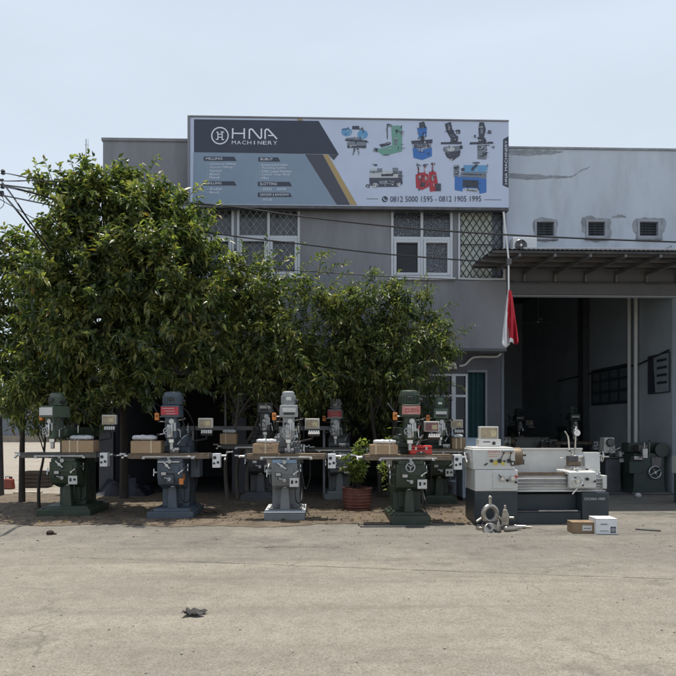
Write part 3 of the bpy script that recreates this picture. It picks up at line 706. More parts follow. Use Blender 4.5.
# eight printed machines
def pic(shapes):
    mb = MB(); l = .005
    for mat, pts in shapes:
        poly(mb, pts, mat, l); l += .0006
    allp = [p for _, pts in shapes for p in pts]; pr = random.Random(int(allp[0][0] * 10))
    for k in range(34):                                    # small knobs, levers and seams of the printed machines
        _, pts = pr.choice(shapes); i = pr.randrange(len(pts)); p, q = pts[i], pts[(i + 1) % len(pts)]; t = pr.random(); cx, cy = sum(x for x, _ in pts) / len(pts), sum(y for _, y in pts) / len(pts); u_ = pr.uniform(-.12, .75)
        x = (p[0] + (q[0] - p[0]) * t) * (1 - u_) + cx * u_; y = (p[1] + (q[1] - p[1]) * t) * (1 - u_) + cy * u_
        mt = pr.choice([p_dk, p_dk, p_mid, p_pale, p_ink]); sw, sh = pr.choice([(.5, .5), (1.5, .35), (.35, 1.6), (.9, .6), (2.4, .3), (.6, 1.0)])
        poly(mb, rc(x - sw, y - sh, x + sw, y + sh), mt, l); l += .0003
    mb.build('machine_picture', sign, smooth=False)
def rc(x0, y0, x1, y1): return [(x0, y0), (x1, y0), (x1, y1), (x0, y1)]
def el(x, y, a, b, n=14): return [(x + a * math.cos(2 * math.pi * k / n), y + b * math.sin(2 * math.pi * k / n)) for k in range(n)]
pic([(p_lblue, el(345.5, 132, 5.4, 4.2)), (p_lblue, el(361.5, 134.5, 5.2, 4.5)), (p_dk, rc(351, 126, 358, 129.5)), (p_mid, [(344.5, 138), (356, 137), (367, 142), (352, 143.5)]), (p_dk, [(344, 139), (366, 140.5), (366, 142.5), (344, 141)]), (p_mid, rc(346, 142, 365, 147.5)), (p_dk, rc(346, 145.8, 365, 147.8)), (p_mid, [(353, 148), (354.2, 148), (352.5, 155), (351, 155)]), (p_mid, [(356, 148), (357, 148), (358.6, 155), (357.2, 155)]), (p_dk, rc(360, 128, 362, 129.5))])
pic([(p_green, [(390, 126), (398, 125.5), (401, 128), (401, 149), (391.5, 150)]), (p_green, [(374, 150), (391, 145.5), (401, 147), (401, 151.5), (382, 156), (380, 154)]), (p_dk, rc(385.6, 124, 386.6, 139)), (p_mid, rc(386.5, 124.5, 391, 127)), (p_dk, [(378, 144.5), (387, 143), (389, 145), (380, 147.5)]), (p_dk, el(395.5, 131.5, 1.2, 2)), (p_mid, [(400, 131), (402.6, 133), (401.5, 136), (400, 134)]), (p_dk, [(373, 148), (377, 148.5), (376, 151.5), (373, 151)]), (p_mid, rc(393, 138, 396, 145))])
pic([(p_blue, [(411.5, 148), (421, 150), (431, 147.5), (431, 156.5), (421, 160.3), (412.5, 158)]), (p_dk, [(410, 141), (431.5, 139.5), (431.5, 143.5), (411, 144.5)]), (p_mid, rc(413, 144, 430, 148.5)), (p_blue, [(416, 128), (426, 127), (425.5, 137), (418, 138)]), (p_dk, [(418, 123), (423, 121.5), (425, 127), (418.5, 129)]), (p_dk, rc(419.5, 136, 423.5, 141)), (p_mid, el(428.5, 145, 1.8, 1.6)), (p_dk, el(414, 146, 1.4, 1.3))])
pic([(p_mid, [(443, 147), (460, 146), (459, 156), (452, 160.5), (446, 157)]), (p_dk, [(440, 142.5), (461, 142), (461, 144.5), (440, 144.5)]), (p_dk, [(444, 124), (450, 122), (452, 131), (456, 136), (450, 139), (445.5, 131)]), (p_mid, [(447, 125), (449, 124.5), (450.5, 132), (448.5, 133)]), (p_dk, rc(450, 136, 457, 142)), (p_dk, rc(455.5, 130, 459.5, 134)), (p_dk, [(444, 153), (460, 151), (459, 156), (452, 161), (446, 157.5)]), (p_pale, el(450, 149.5, 4, 2.4)), (p_dk, el(460.5, 147.5, 1.6, 2)), (p_mid, el(444, 149.5, 1.6, 2))])
pic([(p_mid, [(477, 145), (486.5, 145), (486, 160), (477, 159.5)]), (p_dk, [(469.5, 142.5), (492.5, 142), (493, 144), (469, 144.8)]), (p_dk, [(479, 122.5), (483.5, 122.5), (485.5, 130), (483.5, 138), (478.5, 138), (478, 129)]), (p_mid, rc(480, 126, 482.5, 134)), (p_dk, rc(478, 138, 485, 142.3)), (p_dk, rc(487.5, 131, 491, 134)), (p_dk, rc(474, 136, 475.5, 137)), (p_dk, rc(482, 153, 486.5, 157.5)), (p_dk, rc(477.5, 148, 483, 150)), (p_mid, el(493, 147.5, 1.4, 1.4))])
pic([(p_pale, rc(368.5, 169, 378, 178)), (p_mid, rc(368.5, 171, 378, 173)), (p_pale, rc(378, 171, 401, 178)), (p_dk, rc(380, 174, 392, 176.5)), (p_mid, rc(376, 168.5, 381, 172.5)), (p_dk, rc(373, 164.5, 376, 166)), (p_mid, rc(391.5, 168, 397, 173.5)), (p_dk, [(368, 178), (401, 178), (401.5, 184), (397, 187), (373, 187), (368.5, 185)]), (p_mid, rc(378, 181, 393, 184.5)), (p_pale, el(374, 185.5, 3.2, 2.2)), (p_dk, el(366.5, 186, 2, 1.6)), (p_pale, el(397.5, 184.5, 2, 2.6)), (p_mid, rc(397, 171, 401, 178))])
for xs in (0,):
    pic([(p_redp, [(414.5, 175), (421, 172.5), (427.5, 174.5), (428, 187), (421, 190.5), (415, 188)]), (p_redp, [(428, 172), (435, 172), (437, 183), (436, 191.5), (429, 192), (428, 184)]), (p_dk, rc(416, 164.5, 418.5, 166.2)), (p_dk, rc(422, 165, 425, 166.6)), (p_dk, rc(430, 163.2, 434, 165)), (p_redp, rc(416.8, 166, 417.8, 175)), (p_redp, rc(423, 166.5, 424, 174)), (p_redp, rc(431, 165, 432.2, 174)), (p_pale, rc(418, 176, 419.5, 180)), (p_pale, rc(424, 177, 425.5, 181)), (p_dk, rc(434.5, 184, 440, 191.5)), (p_pale, rc(431, 176, 432.5, 181)), (p_dk, rc(420, 183, 424, 187))])
pic([(p_blue, [(454, 177), (486, 179), (486, 193), (479, 194.5), (478, 188), (462, 187), (462, 192), (454, 190.5)]), (p_blue, rc(461, 178, 479, 189)), (p_ink, [(462, 180), (478, 181), (478, 188.5), (462, 187.5)]), (p_pale, [(464, 188.5), (477.5, 189.6), (477.5, 193), (464, 190.6)]), (p_mid, rc(453, 165.5, 458.5, 177)), (p_dk, rc(454.2, 167.5, 457, 170)), (p_dk, rc(454.2, 172, 457.5, 175)), (p_mid, [(460, 172.5), (486, 173.5), (486, 178.5), (459.5, 177.5)]), (p_dk, [(462, 174), (484, 175), (484, 176.2), (462, 175.2)]), (p_lblue, [(463, 165.5), (487, 166), (487, 173), (463, 172.5)]), (p_dk, [(470, 170), (476, 164.5), (477, 165.5), (472, 172)]), (p_dk, rc(460.5, 168.5, 464, 171.5)), (p_dk, rc(473, 162.6, 478.5, 163.8))])

# ------------------------------------------------------------------ warehouse
YW = 14.7
ware = thing('warehouse', 'tall pale grey plastered warehouse with open bay and three small windows', 'building')
wx0, wx1 = oxr + .002, 15.0
wzt = at(600, 150, YW).z; oz = at(600, 296, YW).z
OPEN = (at(503, 400, YW).x + .08, 8.25, 0, oz)
OPEN = (wx0, OPEN[1], 0, oz)
SW = [prect(a, 220, b, 238, YW) for a, b in ((534.5, 556), (586, 607), (637.5, 660))] + [prect(690, 220, 712, 238, YW)]
mb = MB()
wall_holes(mb, wx0, wx1, 0, wzt, YW, YW + .2, [(OPEN[0] + .0, OPEN[1], 0.0, oz)] + SW, m_ware)
mb.add([(wx1, YW, 0), (wx1, YW, wzt), (wx1, 26, wzt), (wx1, 26, 0)], [(0, 3, 2, 1)], m_ware)
mb.add([(wx0, YW, wzt), (wx1, YW, wzt), (wx1, 26, wzt), (wx0, 26, wzt)], [(0, 1, 2, 3)], m_ware)
mb.build('outer_wall', ware, smooth=False)
mb = MB(); mb.bb(wx0, wx1 + .03, YW - .03, YW + .25, wzt, wzt + .05, m_patch); mb.build('coping', ware, .006)
mb = MB()
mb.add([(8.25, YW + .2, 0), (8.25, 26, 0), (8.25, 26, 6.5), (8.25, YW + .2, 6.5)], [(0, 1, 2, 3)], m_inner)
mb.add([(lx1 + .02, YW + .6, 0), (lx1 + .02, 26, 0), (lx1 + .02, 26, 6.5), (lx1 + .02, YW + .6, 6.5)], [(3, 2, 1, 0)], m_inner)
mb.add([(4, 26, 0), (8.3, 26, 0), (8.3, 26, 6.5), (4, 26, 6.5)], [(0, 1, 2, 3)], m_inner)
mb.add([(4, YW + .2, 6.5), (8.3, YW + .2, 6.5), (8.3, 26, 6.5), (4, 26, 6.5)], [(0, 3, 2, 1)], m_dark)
mb.build('inner_wall', ware, smooth=False)
mb = MB(); zl = at(600, 283.5, YW).z; mb.bb(wx0 + .0, 9.2, YW - .10, YW - .002, oz + .01, zl, m_fascia); mb.bb(wx0, 9.2, YW - .12, YW - .101, zl - .05, zl, m_darksteel); mb.build('lintel', ware, .01)
mb = MB(); zb = at(600, 269.5, YW).z; mb.bb(wx0 + .0, 12, YW - .05, YW - .002, zl + .002, zb, m_fascia); mb.build('fascia', ware, .006)
for r in SW[:4]:
    x0, x1, z0, z1 = r
    f = MB(); bar_frame(f, r, .05, YW - .02, YW + .14, m_gframe); fo = f.build('window', ware, .006)
    g = MB()
    for k in range(5):
        zz = z0 + .06 + (z1 - z0 - .12) * (k + .5) / 5
        g.box(((x0 + x1) / 2, YW + .08, zz), (x1 - x0 - .124, .015, .085), m_glass2, rot=(R(-32), 0, 0))
    g.bb(x0 + .06, x1 - .06, YW + .15, YW + .16, z0 + .06, z1 - .06, m_dark); g.build('louvre', fo)
    f = MB(); f.bb(x0 - .04, x1 + .04, YW - .05, YW - .022, z0 - .05, z0 + .002, m_patch); f.build('sill', fo, .004)
# cement repairs: ragged flat smears 3 mm proud
def ragged(mb, cx, cy, rx, ry, mat, hole=None, lift=.003, n=72, rough=.16):
    o, i_ = [], []
    for k in range(n):
        a = 2 * math.pi * k / n; q = 1 + rough * (.5 * math.sin(2 * a + cx) + .4 * math.sin(3 * a + cy) + .35 * math.sin(5 * a + cx * 2) + .2 * math.sin(9 * a)) + random.uniform(-.03, .03)
        e = max(abs(math.cos(a)), abs(math.sin(a))) ** -.6
        p = at(cx + rx * q * e * math.cos(a), cy + ry * q * e * math.sin(a), YW); o.append((p.x, YW - lift, p.z))
        if hole:
            e2 = 1 / max(abs(math.cos(a)), abs(math.sin(a)))
            x0, x1, z0, z1 = hole; i_.append(((x0 + x1) / 2 + (x1 - x0) / 2 * e2 * math.cos(a), YW - lift, (z0 + z1) / 2 - (z1 - z0) / 2 * e2 * math.sin(a)))
    if hole: mb.add(o + i_, [(k, (k + 1) % n, n + (k + 1) % n, n + k) for k in range(n)], mat)
    else: mb.add(o, [tuple(range(n))], mat)
g = MB()
for (cx, cy, rx, ry), h in zip(((545.5, 229.5, 12.5, 11.5), (596.5, 229, 15, 12), (649, 229, 15, 12.5)), SW): g = MB(); ragged(g, cx, cy, rx, ry, m_patch, h); g.build('plaster_patch', ware, smooth=False)
def smear(pts, mat=m_patch):
    g = MB(); o = []
    top = [(x, y - h + random.uniform(-.6, .6)) for x, y, h in pts]; bot = [(x, y + h + random.uniform(-.6, .6)) for x, y, h in pts][::-1]
    vs_ = [(at(x, y, YW).x, YW - .0035, at(x, y, YW).z) for x, y in top + bot]; n = len(pts)
    g.add(vs_, [(k, k + 1, 2 * n - 2 - k, 2 * n - 1 - k) for k in range(n - 1)], mat); g.build('plaster_patch', ware, smooth=False)
def dens(a, b, n=18):
    o = []
    for k in range(n + 1):
        t = k / n; f = t * (len(a) - 1); i = min(int(f), len(a) - 2); s = f - i
        o.append(tuple(a[i][q] * (1 - s) + a[i + 1][q] * s for q in range(3)))
    return o
smear(dens([(508.5, 176, 2.4), (530, 177, 2.6), (550, 177, 1.4), (572, 177, .8)], 0)); smear(dens([(508.5, 152.5, 2.2), (530, 153, 2.8), (550, 152.5, 2.0), (563, 151.8, .5)], 0))
smear(dens([(572, 176.6, .5), (580, 171, .5), (590, 167, .35)], 0)); smear(dens([(658, 252, .5), (668, 248, .8), (672, 246, .4)], 0)); smear(dens([(612, 217, .8), (620, 216, 1.6), (626, 217, .6)], 0))
# canopy: sheet, purlins, rafters, brackets, gutter edge
YC0, YC1 = 12.66, 14.44
cz1, cz0 = at(600, 270.5, YC1).z, at(600, 254.5, YC0).z
cxl, cxr = at(492.5, 262, YC0).x, 12.0
def cz(y): return cz0 + (cz1 - cz0) * (y - YC0) / (YC1 - YC0)
g = MB(); n = int((cxr - cxl) / .0475); vs_ = []
for k in range(n + 1):
    xx = cxl + (cxr - cxl) * k / n; dz = .012 if k % 2 else -.012
    vs_ += [(xx, YC0 - .02, cz0 + .09 + dz), (xx, YC1 + (.2 if xx > wx0 else 0), cz1 + .09 + dz)]
g.add(vs_, [(2 * k, 2 * k + 2, 2 * k + 3, 2 * k + 1) for k in range(n)], m_tin); g.build('canopy_sheet', ware, smooth=False)
g = MB()
for k in range(7):
    yy = YC0 + .04 + (YC1 - YC0 - .1) * k / 6; g.bb(cxl, cxr, yy - .028, yy + .028, cz(yy) + .018, cz(yy) + .072, m_frame_steel if k % 2 else m_tin)
g.build('purlin', ware, .004)
xx = cxl + .55
while xx < cxr:
    g = MB(); yb = YC1 if xx < wx0 else YW - .06
    g.prism([(YC0 + .02, cz(YC0) - .045), (yb, cz(yb) - .07), (yb, cz(yb) + .016), (YC0 + .02, cz(YC0) + .016)], 'X', xx - .025, xx + .025, m_frame_steel); g.build('rafter', ware, .004)
    if xx > wx0:
        g = MB(); g.bb(xx - .03, xx + .03, YW - .11, YW - .052, zl + .01, cz(YW) - .08, m_frame_steel); g.build('bracket', ware, .004)
    xx += .705
g = MB(); g.bb(cxl + .6, cxr, YC0 - .045, YC0 - .022, cz0 + .085, cz0 + .118, m_gframe); g.build('canopy_edge', ware, .004)
# interior columns, pipes, cable
for px, Y, w__ in ((588, 19.7, .2),):
    g = MB(); g.bb(8.05, 8.247, Y - w__, Y + w__, 0, 6.4, m_dark); g.build('column', ware, .01)
g = MB(); Yp = 16.45
for dy in (0, .35): g.cyl((8.16, Yp + dy, 0), (8.16, Yp + dy, 6.3), .05, m_pipe, n=10)
g.build('wall_pipe', ware)
g = MB(); g.tube([(8.2, 14.95, at(676, 350, 14.95).z), (8.2, 16.4, 3.15), (8.2, 19.4, 3.15), (8.2, 22, 3.1)], .02, m_cable); g.build('wall_cable', ware)
# bulkhead lamp / fan hanging in the bay
fan = thing('hanging_fan', 'small dim ceiling fan hanging inside the dark warehouse bay', 'fan', at(538, 322, 20))
g = MB(); g.cyl((0, 0, .05), (0, 0, 1.7), .015, m_steel, n=6); g.build('rod', fan)
g = MB(); g.turned((0, 0, -.04), [(.03, 0), (.09, .02), (.09, .08), (.03, .1)], m_steel); g.build('motor', fan)
for k in range(3):
    g = MB(); g.box((.33 * math.cos(k * 2.1 + .3), .33 * math.sin(k * 2.1 + .3), 0), (.48, .12, .012), m_steel, rot=(.15, 0, k * 2.1 + .3)); g.build('blade', fan)
# posters on the inner right wall
def wallposter(Y0, Y1, z0, z1, label, light):
    t = thing('wall_poster', label, 'poster', (8.22, (Y0 + Y1) / 2, (z0 + z1) / 2)); h, l = (z1 - z0) / 2, (Y1 - Y0) / 2
    g = MB(); g.bb(-.01, .02, -l, l, -h, h, M('poster_dark', (.035, .04, .05), .4)); g.build('board', t, .003)
    g = MB()
    if light:
        g.add([(-.014, -l + .02, -h + .02), (-.014, l * .25, -h + .02), (-.014, l * .45, h - .02), (-.014, -l + .02, h - .02)], [(0, 1, 2, 3)], M('poster_pale', (.24, .28, .30), .4))
        for k in range(4): g.bb(-.019, -.0145, -l + .1, l * .1, h * (.6 - .38 * k), h * (.6 - .38 * k) + .06, M('poster_dark', (.035, .04, .05), .4))
    else:
        for a in range(4):
            for b in range(3): g.bb(-.015, -.0105, -l + .1 + a * l * .48, -l + .1 + a * l * .48 + l * .36, -h + .08 + b * h * .62, -h + .08 + b * h * .62 + h * .45, M('poster_mid', (.10, .12, .13), .4))
    g.build('print', t, smooth=False)
a = at(655, 356, 15.85); b = at(655, 394, 15.85); wallposter(14.95, 15.95, b.z, a.z, 'dark poster with a pale slanted half on the warehouse wall near the entrance', True)
a = at(614, 366, 17.8); b = at(614, 404, 17.8); wallposter(16.9, 19.3, b.z, a.z, 'wide dim product poster on the warehouse wall deeper behind the pipes', False)

# AC unit above canopy
ac = thing('air_conditioner_unit', 'white outdoor air conditioner unit above the left end of the canopy', 'air conditioner', at(525, 253, YW - .36))
c0 = at(513, 253, YW - .36); c1 = at(537, 237.5, YW - .36); wA, hA = c1.x - c0.x, c1.z - c0.z
g = MB(); g.bb(-wA / 2, wA / 2, 0, .28, 0, hA, m_white); g.build('casing', ac, .012)
g = MB(); g.turned((-wA * .17, -.004, hA * .47), [(hA * .40, 0), (hA * .40, .004), (.01, .004)], m_black, 'Y', 28)
for k in range(7): 
    r = hA * .38 * (k + 1) / 7
    n = 28
    g.tube([(-wA * .17 + r * math.cos(2 * math.pi * j / n), -.012, hA * .47 + r * math.sin(2 * math.pi * j / n)) for j in range(n + 1)], .0035, m_steel, 4)
for k in range(8): g.cyl((-wA * .17, -.014, hA * .47), (-wA * .17 + hA * .39 * math.cos(k * .785), -.014, hA * .47 + hA * .39 * math.sin(k * .785)), .003, m_steel, n=4)
g.ball((-wA * .17, -.015, hA * .47), .03, m_white); g.build('fan_grille', ac)
g = MB(); g.bb(-wA * .35, -wA * .3, .0, .33, -.05, -.002, m_darksteel); g.bb(wA * .3, wA * .35, .0, .33, -.05, -.002, m_darksteel); g.build('bracket', ac)

# flag
YG = 12.5
fp = at(508.5, 300, YG)
flag = thing('flag', 'red and white flag hanging limp on a thin white pole at the bay corner', 'flag', fp)
def fl(px, py, dy=0): return at(px, py, YG + dy) - fp
g = MB(); g.cyl(fl(503.5, 212), fl(508.5, 258), .018, m_white, n=8); g.cyl(fl(508.5, 258), fl(509.0, 345), .018, m_white, n=8); g.build('pole', flag)
g = MB(); nr, nc = 24, 26; vs_ = []
for i in range(nr + 1):
    t = i / nr; xa, xb = 508 - 5.5 * t - 1.0 * math.sin(t * 3), 510.8 + 7.4 * t ** .7
    for j in range(nc + 1):
        s = j / nc; yb = 290 + t * (56 - 8 * abs(s - .35) * t + 2.5 * math.sin(s * 9))
        vs_.append(fl(xa + (xb - xa) * s + .5 * t * math.sin(s * 11 + 4 * t), yb, -.08 + .10 * math.sin(s * 14 + t * 3) * t + .04 * math.sin(s * 27 - t * 2) * t))
m_flagr = M('flag_red', (.52, .025, .045), .8, var=.12); m_flagw = M('flag_white', (.72, .72, .74), .8, var=.06)
fs = [(i * (nc + 1) + j, i * (nc + 1) + j + 1, (i + 1) * (nc + 1) + j + 1, (i + 1) * (nc + 1) + j) for i in range(nr) for j in range(nc)]
b_ = MB(); b_.v = [tuple(p) for p in vs_]
for i in range(nr):
    for j in range(nc):
        white = j < 4.5 + 4.4 * (i / nr) or i > 21 and j < 19
        b_.f.append(list(fs[i * nc + j])); b_.m.append(b_.mi(m_flagw if white else m_flagr))
fo = b_.build('cloth', flag, ang=180)
so = fo.modifiers.new('thick', 'SOLIDIFY'); so.thickness = .006
g = MB(); g.box(fl(508.7, 262, .0), (.09, .10, .12), m_darksteel); g.build('bracket', flag, .004)

# ------------------------------------------------------------------ milling machines
def ringwheel(mb, c, r, mat, axis='Y', spokes=3, tr=.012):
    c = Vector(c); pts = []
    for k in range(25):
        a = 2 * math.pi * k / 24
        pts.append(c + (Vector((r * math.cos(a), 0, r * math.sin(a))) if axis == 'Y' else Vector((0, r * math.cos(a), r * math.sin(a)))))
    mb.tube(pts, tr, mat, 6)
    for k in range(spokes):
        a = 2 * math.pi * k / spokes + .5
        mb.cyl(c, c + (Vector((r * math.cos(a), 0, r * math.sin(a))) if axis == 'Y' else Vector((0, r * math.cos(a), r * math.sin(a)))), tr * .8, mat, n=6)
    mb.cyl(c - (Vector((0, .02, 0)) if axis == 'Y' else Vector((.02, 0, 0))), c + (Vector((0, .03, 0)) if axis == 'Y' else Vector((.03, 0, 0))), r * .22, mat, n=10)

def mill(label, front, body, head, bw=.75, tw=1.35, tx=0.0, rot=0.0, sc=1.0, motor_r=.14, motor=None, label_mat=None, dro=None, feed=True, saddle=None, ramrot=0.0,
         sign_plate=True, table_mat=None, wordmark=None, orange=True, screen=None, group='milling machines lined up in front of the office', hx=0.0, knee_w=.42, two_tone=None, loops=True, side_box=False, wheel=False, panel=False):
    root = thing('milling_machine', label, 'milling machine', (front.x, front.y + .42 * sc, 0), rot, group, sc)
    motor = motor or head; saddle = saddle or body; table_mat = table_mat or m_rust
    # base with raised chip lip
    g = MB(); g.box((0, .1, .075), (bw, 1.04, .15), body); g.box((0, .12, .172), (bw * .9, .9, .05), body, top=(.86, .9))
    if two_tone: g.box((0, .1, .165), (bw * 1.02, 1.06, .022), two_tone)
    g.build('base', root, .012)
    # column
    g = MB()
    g.prism([(.02, .19), (.58, .19), (.55, .55), (.52, 1.22), (.08, 1.22), (.06, .6)], 'X', -.23, .23, body)
    g.prism([(-.03, .24), (.03, .24), (.06, .62), (.06, 1.17), (-.03, 1.17)], 'X', -.15, .15, body)
    g.box((.232, .3, .7), (.012, .3, .5), body); g.box((-.232, .3, .62), (.012, .26, .36), head)
    g.build('column', root, .014)
    # knee: sloped underside, elevating screw below it
    g = MB()
    g.prism([(-.02, .50), (-.02, .97), (-.42, .97), (-.43, .74), (-.36, .60), (-.14, .53)], 'X', -knee_w / 2, knee_w / 2, body)
    g.box((0, -.434, .86), (knee_w * .72, .012, .13), body)
    g.build('knee', root, .016)
    g = MB(); g.box((0, -.19, .37), (.17, .15, .36), body, top=(.7, .8)); g.cyl((0, -.19, .5), (0, -.19, .60), .05, m_steel); g.build('elevating_screw', root, .01)
    # saddle
    g = MB(); g.box((0, -.20, 1.0), (.40, .46, .056), saddle); g.box((0, -.20, 1.0295), (.56, .30, .0025), saddle); g.cyl((.0, -.47, .995), (0, -.40, .995), .035, m_steel)
    g.build('saddle', root, .008)
    # table with T slots
    g = MB()
    g.bb(tx - tw / 2, tx + tw / 2, -.335, -.065, 1.0, 1.098, table_mat) if False else g.bb(tx - tw / 2, tx + tw / 2, -.345, -.055, 1.032, 1.098, table_mat)
    for k in range(4):
        y0 = -.335 + k * .0725; g.bb(tx - tw / 2, tx + tw / 2, y0, y0 + .0525, 1.0985, 1.125, table_mat)
    g.bb(tx - tw / 2 - .035, tx - tw / 2 - .001, -.32, -.08, 1.04, 1.115, m_darksteel); g.bb(tx + tw / 2 + .001, tx + tw / 2 + .035, -.32, -.08, 1.04, 1.115, m_darksteel)
    g.bb(tx - tw * .33, tx + tw * .33, -.362, -.347, 1.052, 1.080, m_steel)
    g.build('table', root, .004)
    # table cranks
    for s in (-1, 1):
        g = MB(); e = tx + s * (tw / 2 + .035)
        if s == 1 and feed:
            fb = MB(); fb.box((e + .075, -.24, 1.0), (.13, .15, .24), m_white); fb.cyl((e + .05, -.318, 1.05), (e + .05, -.33, 1.05), .028, m_black); fb.cyl((e + .105, -.318, .97), (e + .105, -.332, .97), .022, m_black); fb.cyl((e + .04, -.318, .955), (e + .04, -.328, .955), .02, m_black); fb.build('power_feed', root, .012)
            e += .14
        g.cyl((e, -.2, 1.075), (e + s * .09, -.2, 1.075), .022, m_bright, n=10)
        a = random.uniform(-.4, .7)
        q0 = Vector((e + s * .08, -.2 - .11 * math.cos(a), 1.075 - .11 * math.sin(a))); q1 = Vector((e + s * .08, -.2 + .11 * math.cos(a), 1.075 + .11 * math.sin(a)))
        g.cyl(q0, q1, .013, m_bright, n=8); g.ball(q0, .024, m_bright); g.cyl(q1, q1 + Vector((s * .11, 0, .01)), .015, m_bright, n=8); g.build('crank_handle', root)
    # knee crank / cross-feed wheel
    if wheel:
        g = MB(); ringwheel(g, (-.02, -.50, .93), .070, m_steel, 'Y', 3, .009); g.build('handwheel', root)
    else:
        la = .5 + .5 * math.sin(front.x * 7); g = MB(); g.cyl((-.04, -.42, .93), (-.04, -.49, .93), .028, m_steel); g.cyl((-.04 - .10 * math.cos(la), -.485, .93 + .07 * math.sin(la)), (-.04 + .12 * math.cos(la), -.485, .93 - .085 * math.sin(la)), .012, m_bright, n=8); g.cyl((-.04 + .11 * math.cos(la), -.485, .93 - .08 * math.sin(la)), (-.04 + .11 * math.cos(la), -.57, .93 - .08 * math.sin(la)), .013, m_black, n=8); g.build('crank_handle', root)
    if panel:
        g = MB(); g.box((.0, -.437, .70), (.15, .02, .17), m_black); g.box((.0, -.449, .70), (.115, .006, .125), body); g.box((0, -.4535, .70), (.05, .004, .06), m_black); g.build('front_panel', root, .003)
        g = MB(); g.box((knee_w * .5 + .004, -.33, .72), (.006, .09, .12), m_orange); g.box((.19, -.437, .66), (.07, .012, .10), m_orange); g.build('warning_label', root)
        g = MB(); g.box((-.02, -.40, .985), (.36, .10, .018), m_bright); g.build('chip_guard', root, .003)
    g = MB(); g.cyl((.0, -.42, .70), (.0, -.48, .70), .03, m_steel); g.tube([(-.0, -.475, .70), (-.10, -.48, .73)], .012, m_steel, 6); g.cyl((-.10, -.48, .73), (-.10, -.58, .735), .014, m_black, n=8); g.build('crank_handle', root)
    g = MB(); g.cyl((-knee_w / 2, -.25, .80), (-knee_w / 2 - .1, -.28, .80), .018, m_bright, n=8); g.cyl((-knee_w / 2 - .09, -.29, .74), (-knee_w / 2 - .09, -.27, .86), .011, m_bright, n=6); g.build('clamp_lever', root)
    if sign_plate:
        g = MB(); g.box((knee_w * .38, -.446, .66), (.15, .02, .145), m_offwhite); g.box((knee_w * .38 - .035, -.458, .665), (.035, .006, .06), m_black); g.cyl((knee_w * .38 + .035, -.456, .67), (knee_w * .38 + .035, -.475, .67), .02, m_black, n=10); g.build('switch_plate', root, .005)
    rs = random.Random(int(abs(front.x) * 1000) + 5)
    g = MB(); pl = []
    for k in range(9): pl.append((-.035 - .012 * (k % 2), .985 + k * .02))
    g.prism(pl + [(-.005, 1.145), (-.005, .985)], 'X', -.19, .19, m_black); g.build('way_cover', root)
    vx = rs.uniform(.05, .22)
    g = MB(); g.box((tx + vx, -.20, 1.15), (.15, .22, .045), m_darksteel); g.box((tx + vx, -.13, 1.195), (.15, .05, .05), m_darksteel); g.box((tx + vx, -.25, 1.195), (.15, .045, .05), m_steel); g.cyl((tx + vx, -.27, 1.165), (tx + vx, -.36, 1.165), .014, m_bright, n=8); g.build('vise', root, .005)
    g = MB(); g.box((-.285, .16, .98), (.09, .11, .15), m_offwhite); g.cyl((-.285, .16, 1.055), (-.285, .16, 1.09), .03, m_black, n=12); g.tube(smoothpts([(-.285, .11, .95), (-.30, -.05, .86), (-.22, -.2, .93)]), .006, m_steel, 5); g.tube(smoothpts([(-.285, .16, .90), (-.27, .1, .6), (-.2, -.1, .62)]), .006, m_steel, 5); g.build('lubricator', root, .006)
    g = MB(); g.box((.262, .47, 1.02), (.05, .13, .20), m_darksteel); g.tube(smoothpts([(.262, .45, 1.12), (.30, .3, 1.45), (.24, -.02, 1.78), (hx + .15, -.16, 1.9)]), .012, m_cable, 6); g.tube(smoothpts([(.262, .45, .93), (.28, .35, .6), (.30, .2, .25), (.42, .1, .03), (.55, -.1, .02)]), .011, m_cable, 6); g.build('junction_box', root, .005)
    for bx in (-1, 1):
        for by in (-.34, .50): g = MB(); g.cyl((bx * bw * .42, by, .151), (bx * bw * .42, by, .175), .022, m_darksteel, n=6); g.build('anchor_bolt', root)
    for k in range(3): g = MB(); g.box((tx - tw * .3 + k * tw * .3 + rs.uniform(-.05, .05), -.365, 1.045), (.05, .025, .035), m_steel); g.build('table_stop', root, .003)
    g = MB()
    g.cyl((knee_w * .5, -.22, .88), (knee_w * .5 + .06, -.24, .88), .02, m_steel, n=8); g.cyl((knee_w * .5 + .05, -.25, .82), (knee_w * .5 + .05, -.23, .94), .010, m_bright, n=6); g.build('clamp_lever', root)
    g = MB(); g.cyl((.16, -.43, .80), (.16, -.50, .80), .016, m_bright, n=8); g.tube([(.16, -.49, .80), (.24, -.50, .86)], .010, m_bright, 6); g.ball((.245, -.50, .865), .018, m_black, 8); g.build('crank_handle', root)
    g = MB(); g.box((-.10, -.446, .79), (.10, .01, .07), m_black); g.box((-.10, -.452, .79), (.08, .004, .05), m_steel); g.build('name_plate', root, .002)
    if side_box:
        g = MB(); g.box((.34, .12, .88), (.16, .3, .36), body); g.box((.34, -.034, .88), (.13, .008, .31), head); g.build('electric_cabinet', root, .01)
    # ram on turret, head in front
    piv = Vector((0, .3, 0)); A = Matrix.Translation(piv) @ Matrix.Rotation(ramrot, 4, 'Z') @ Matrix.Translation(-piv)
    def sub(g_, name, bev=.01):
        g_.v = [tuple(A @ Vector(p)) for p in g_.v]; return g_.build(name, root, bev)
    g = MB(); g.turned((0, .3, 1.222), [(.25, 0), (.25, .09), (.22, .10), (.22, .16), (.18, .20)], body, n=24); sub(g, 'turret')
    g = MB(); g.prism([(-.10, 1.385), (.10, 1.385), (.13, 1.46), (.13, 1.56), (-.13, 1.56), (-.13, 1.46)], 'Y', -.10, .72, body); g.box((0, .72, 1.47), (.2, .012, .14), head); sub(g, 'ram')
    g = MB()
    g.turned((hx, -.12, 1.48), [(.13, -.03), (.13, .06)], head, 'Y', 22)
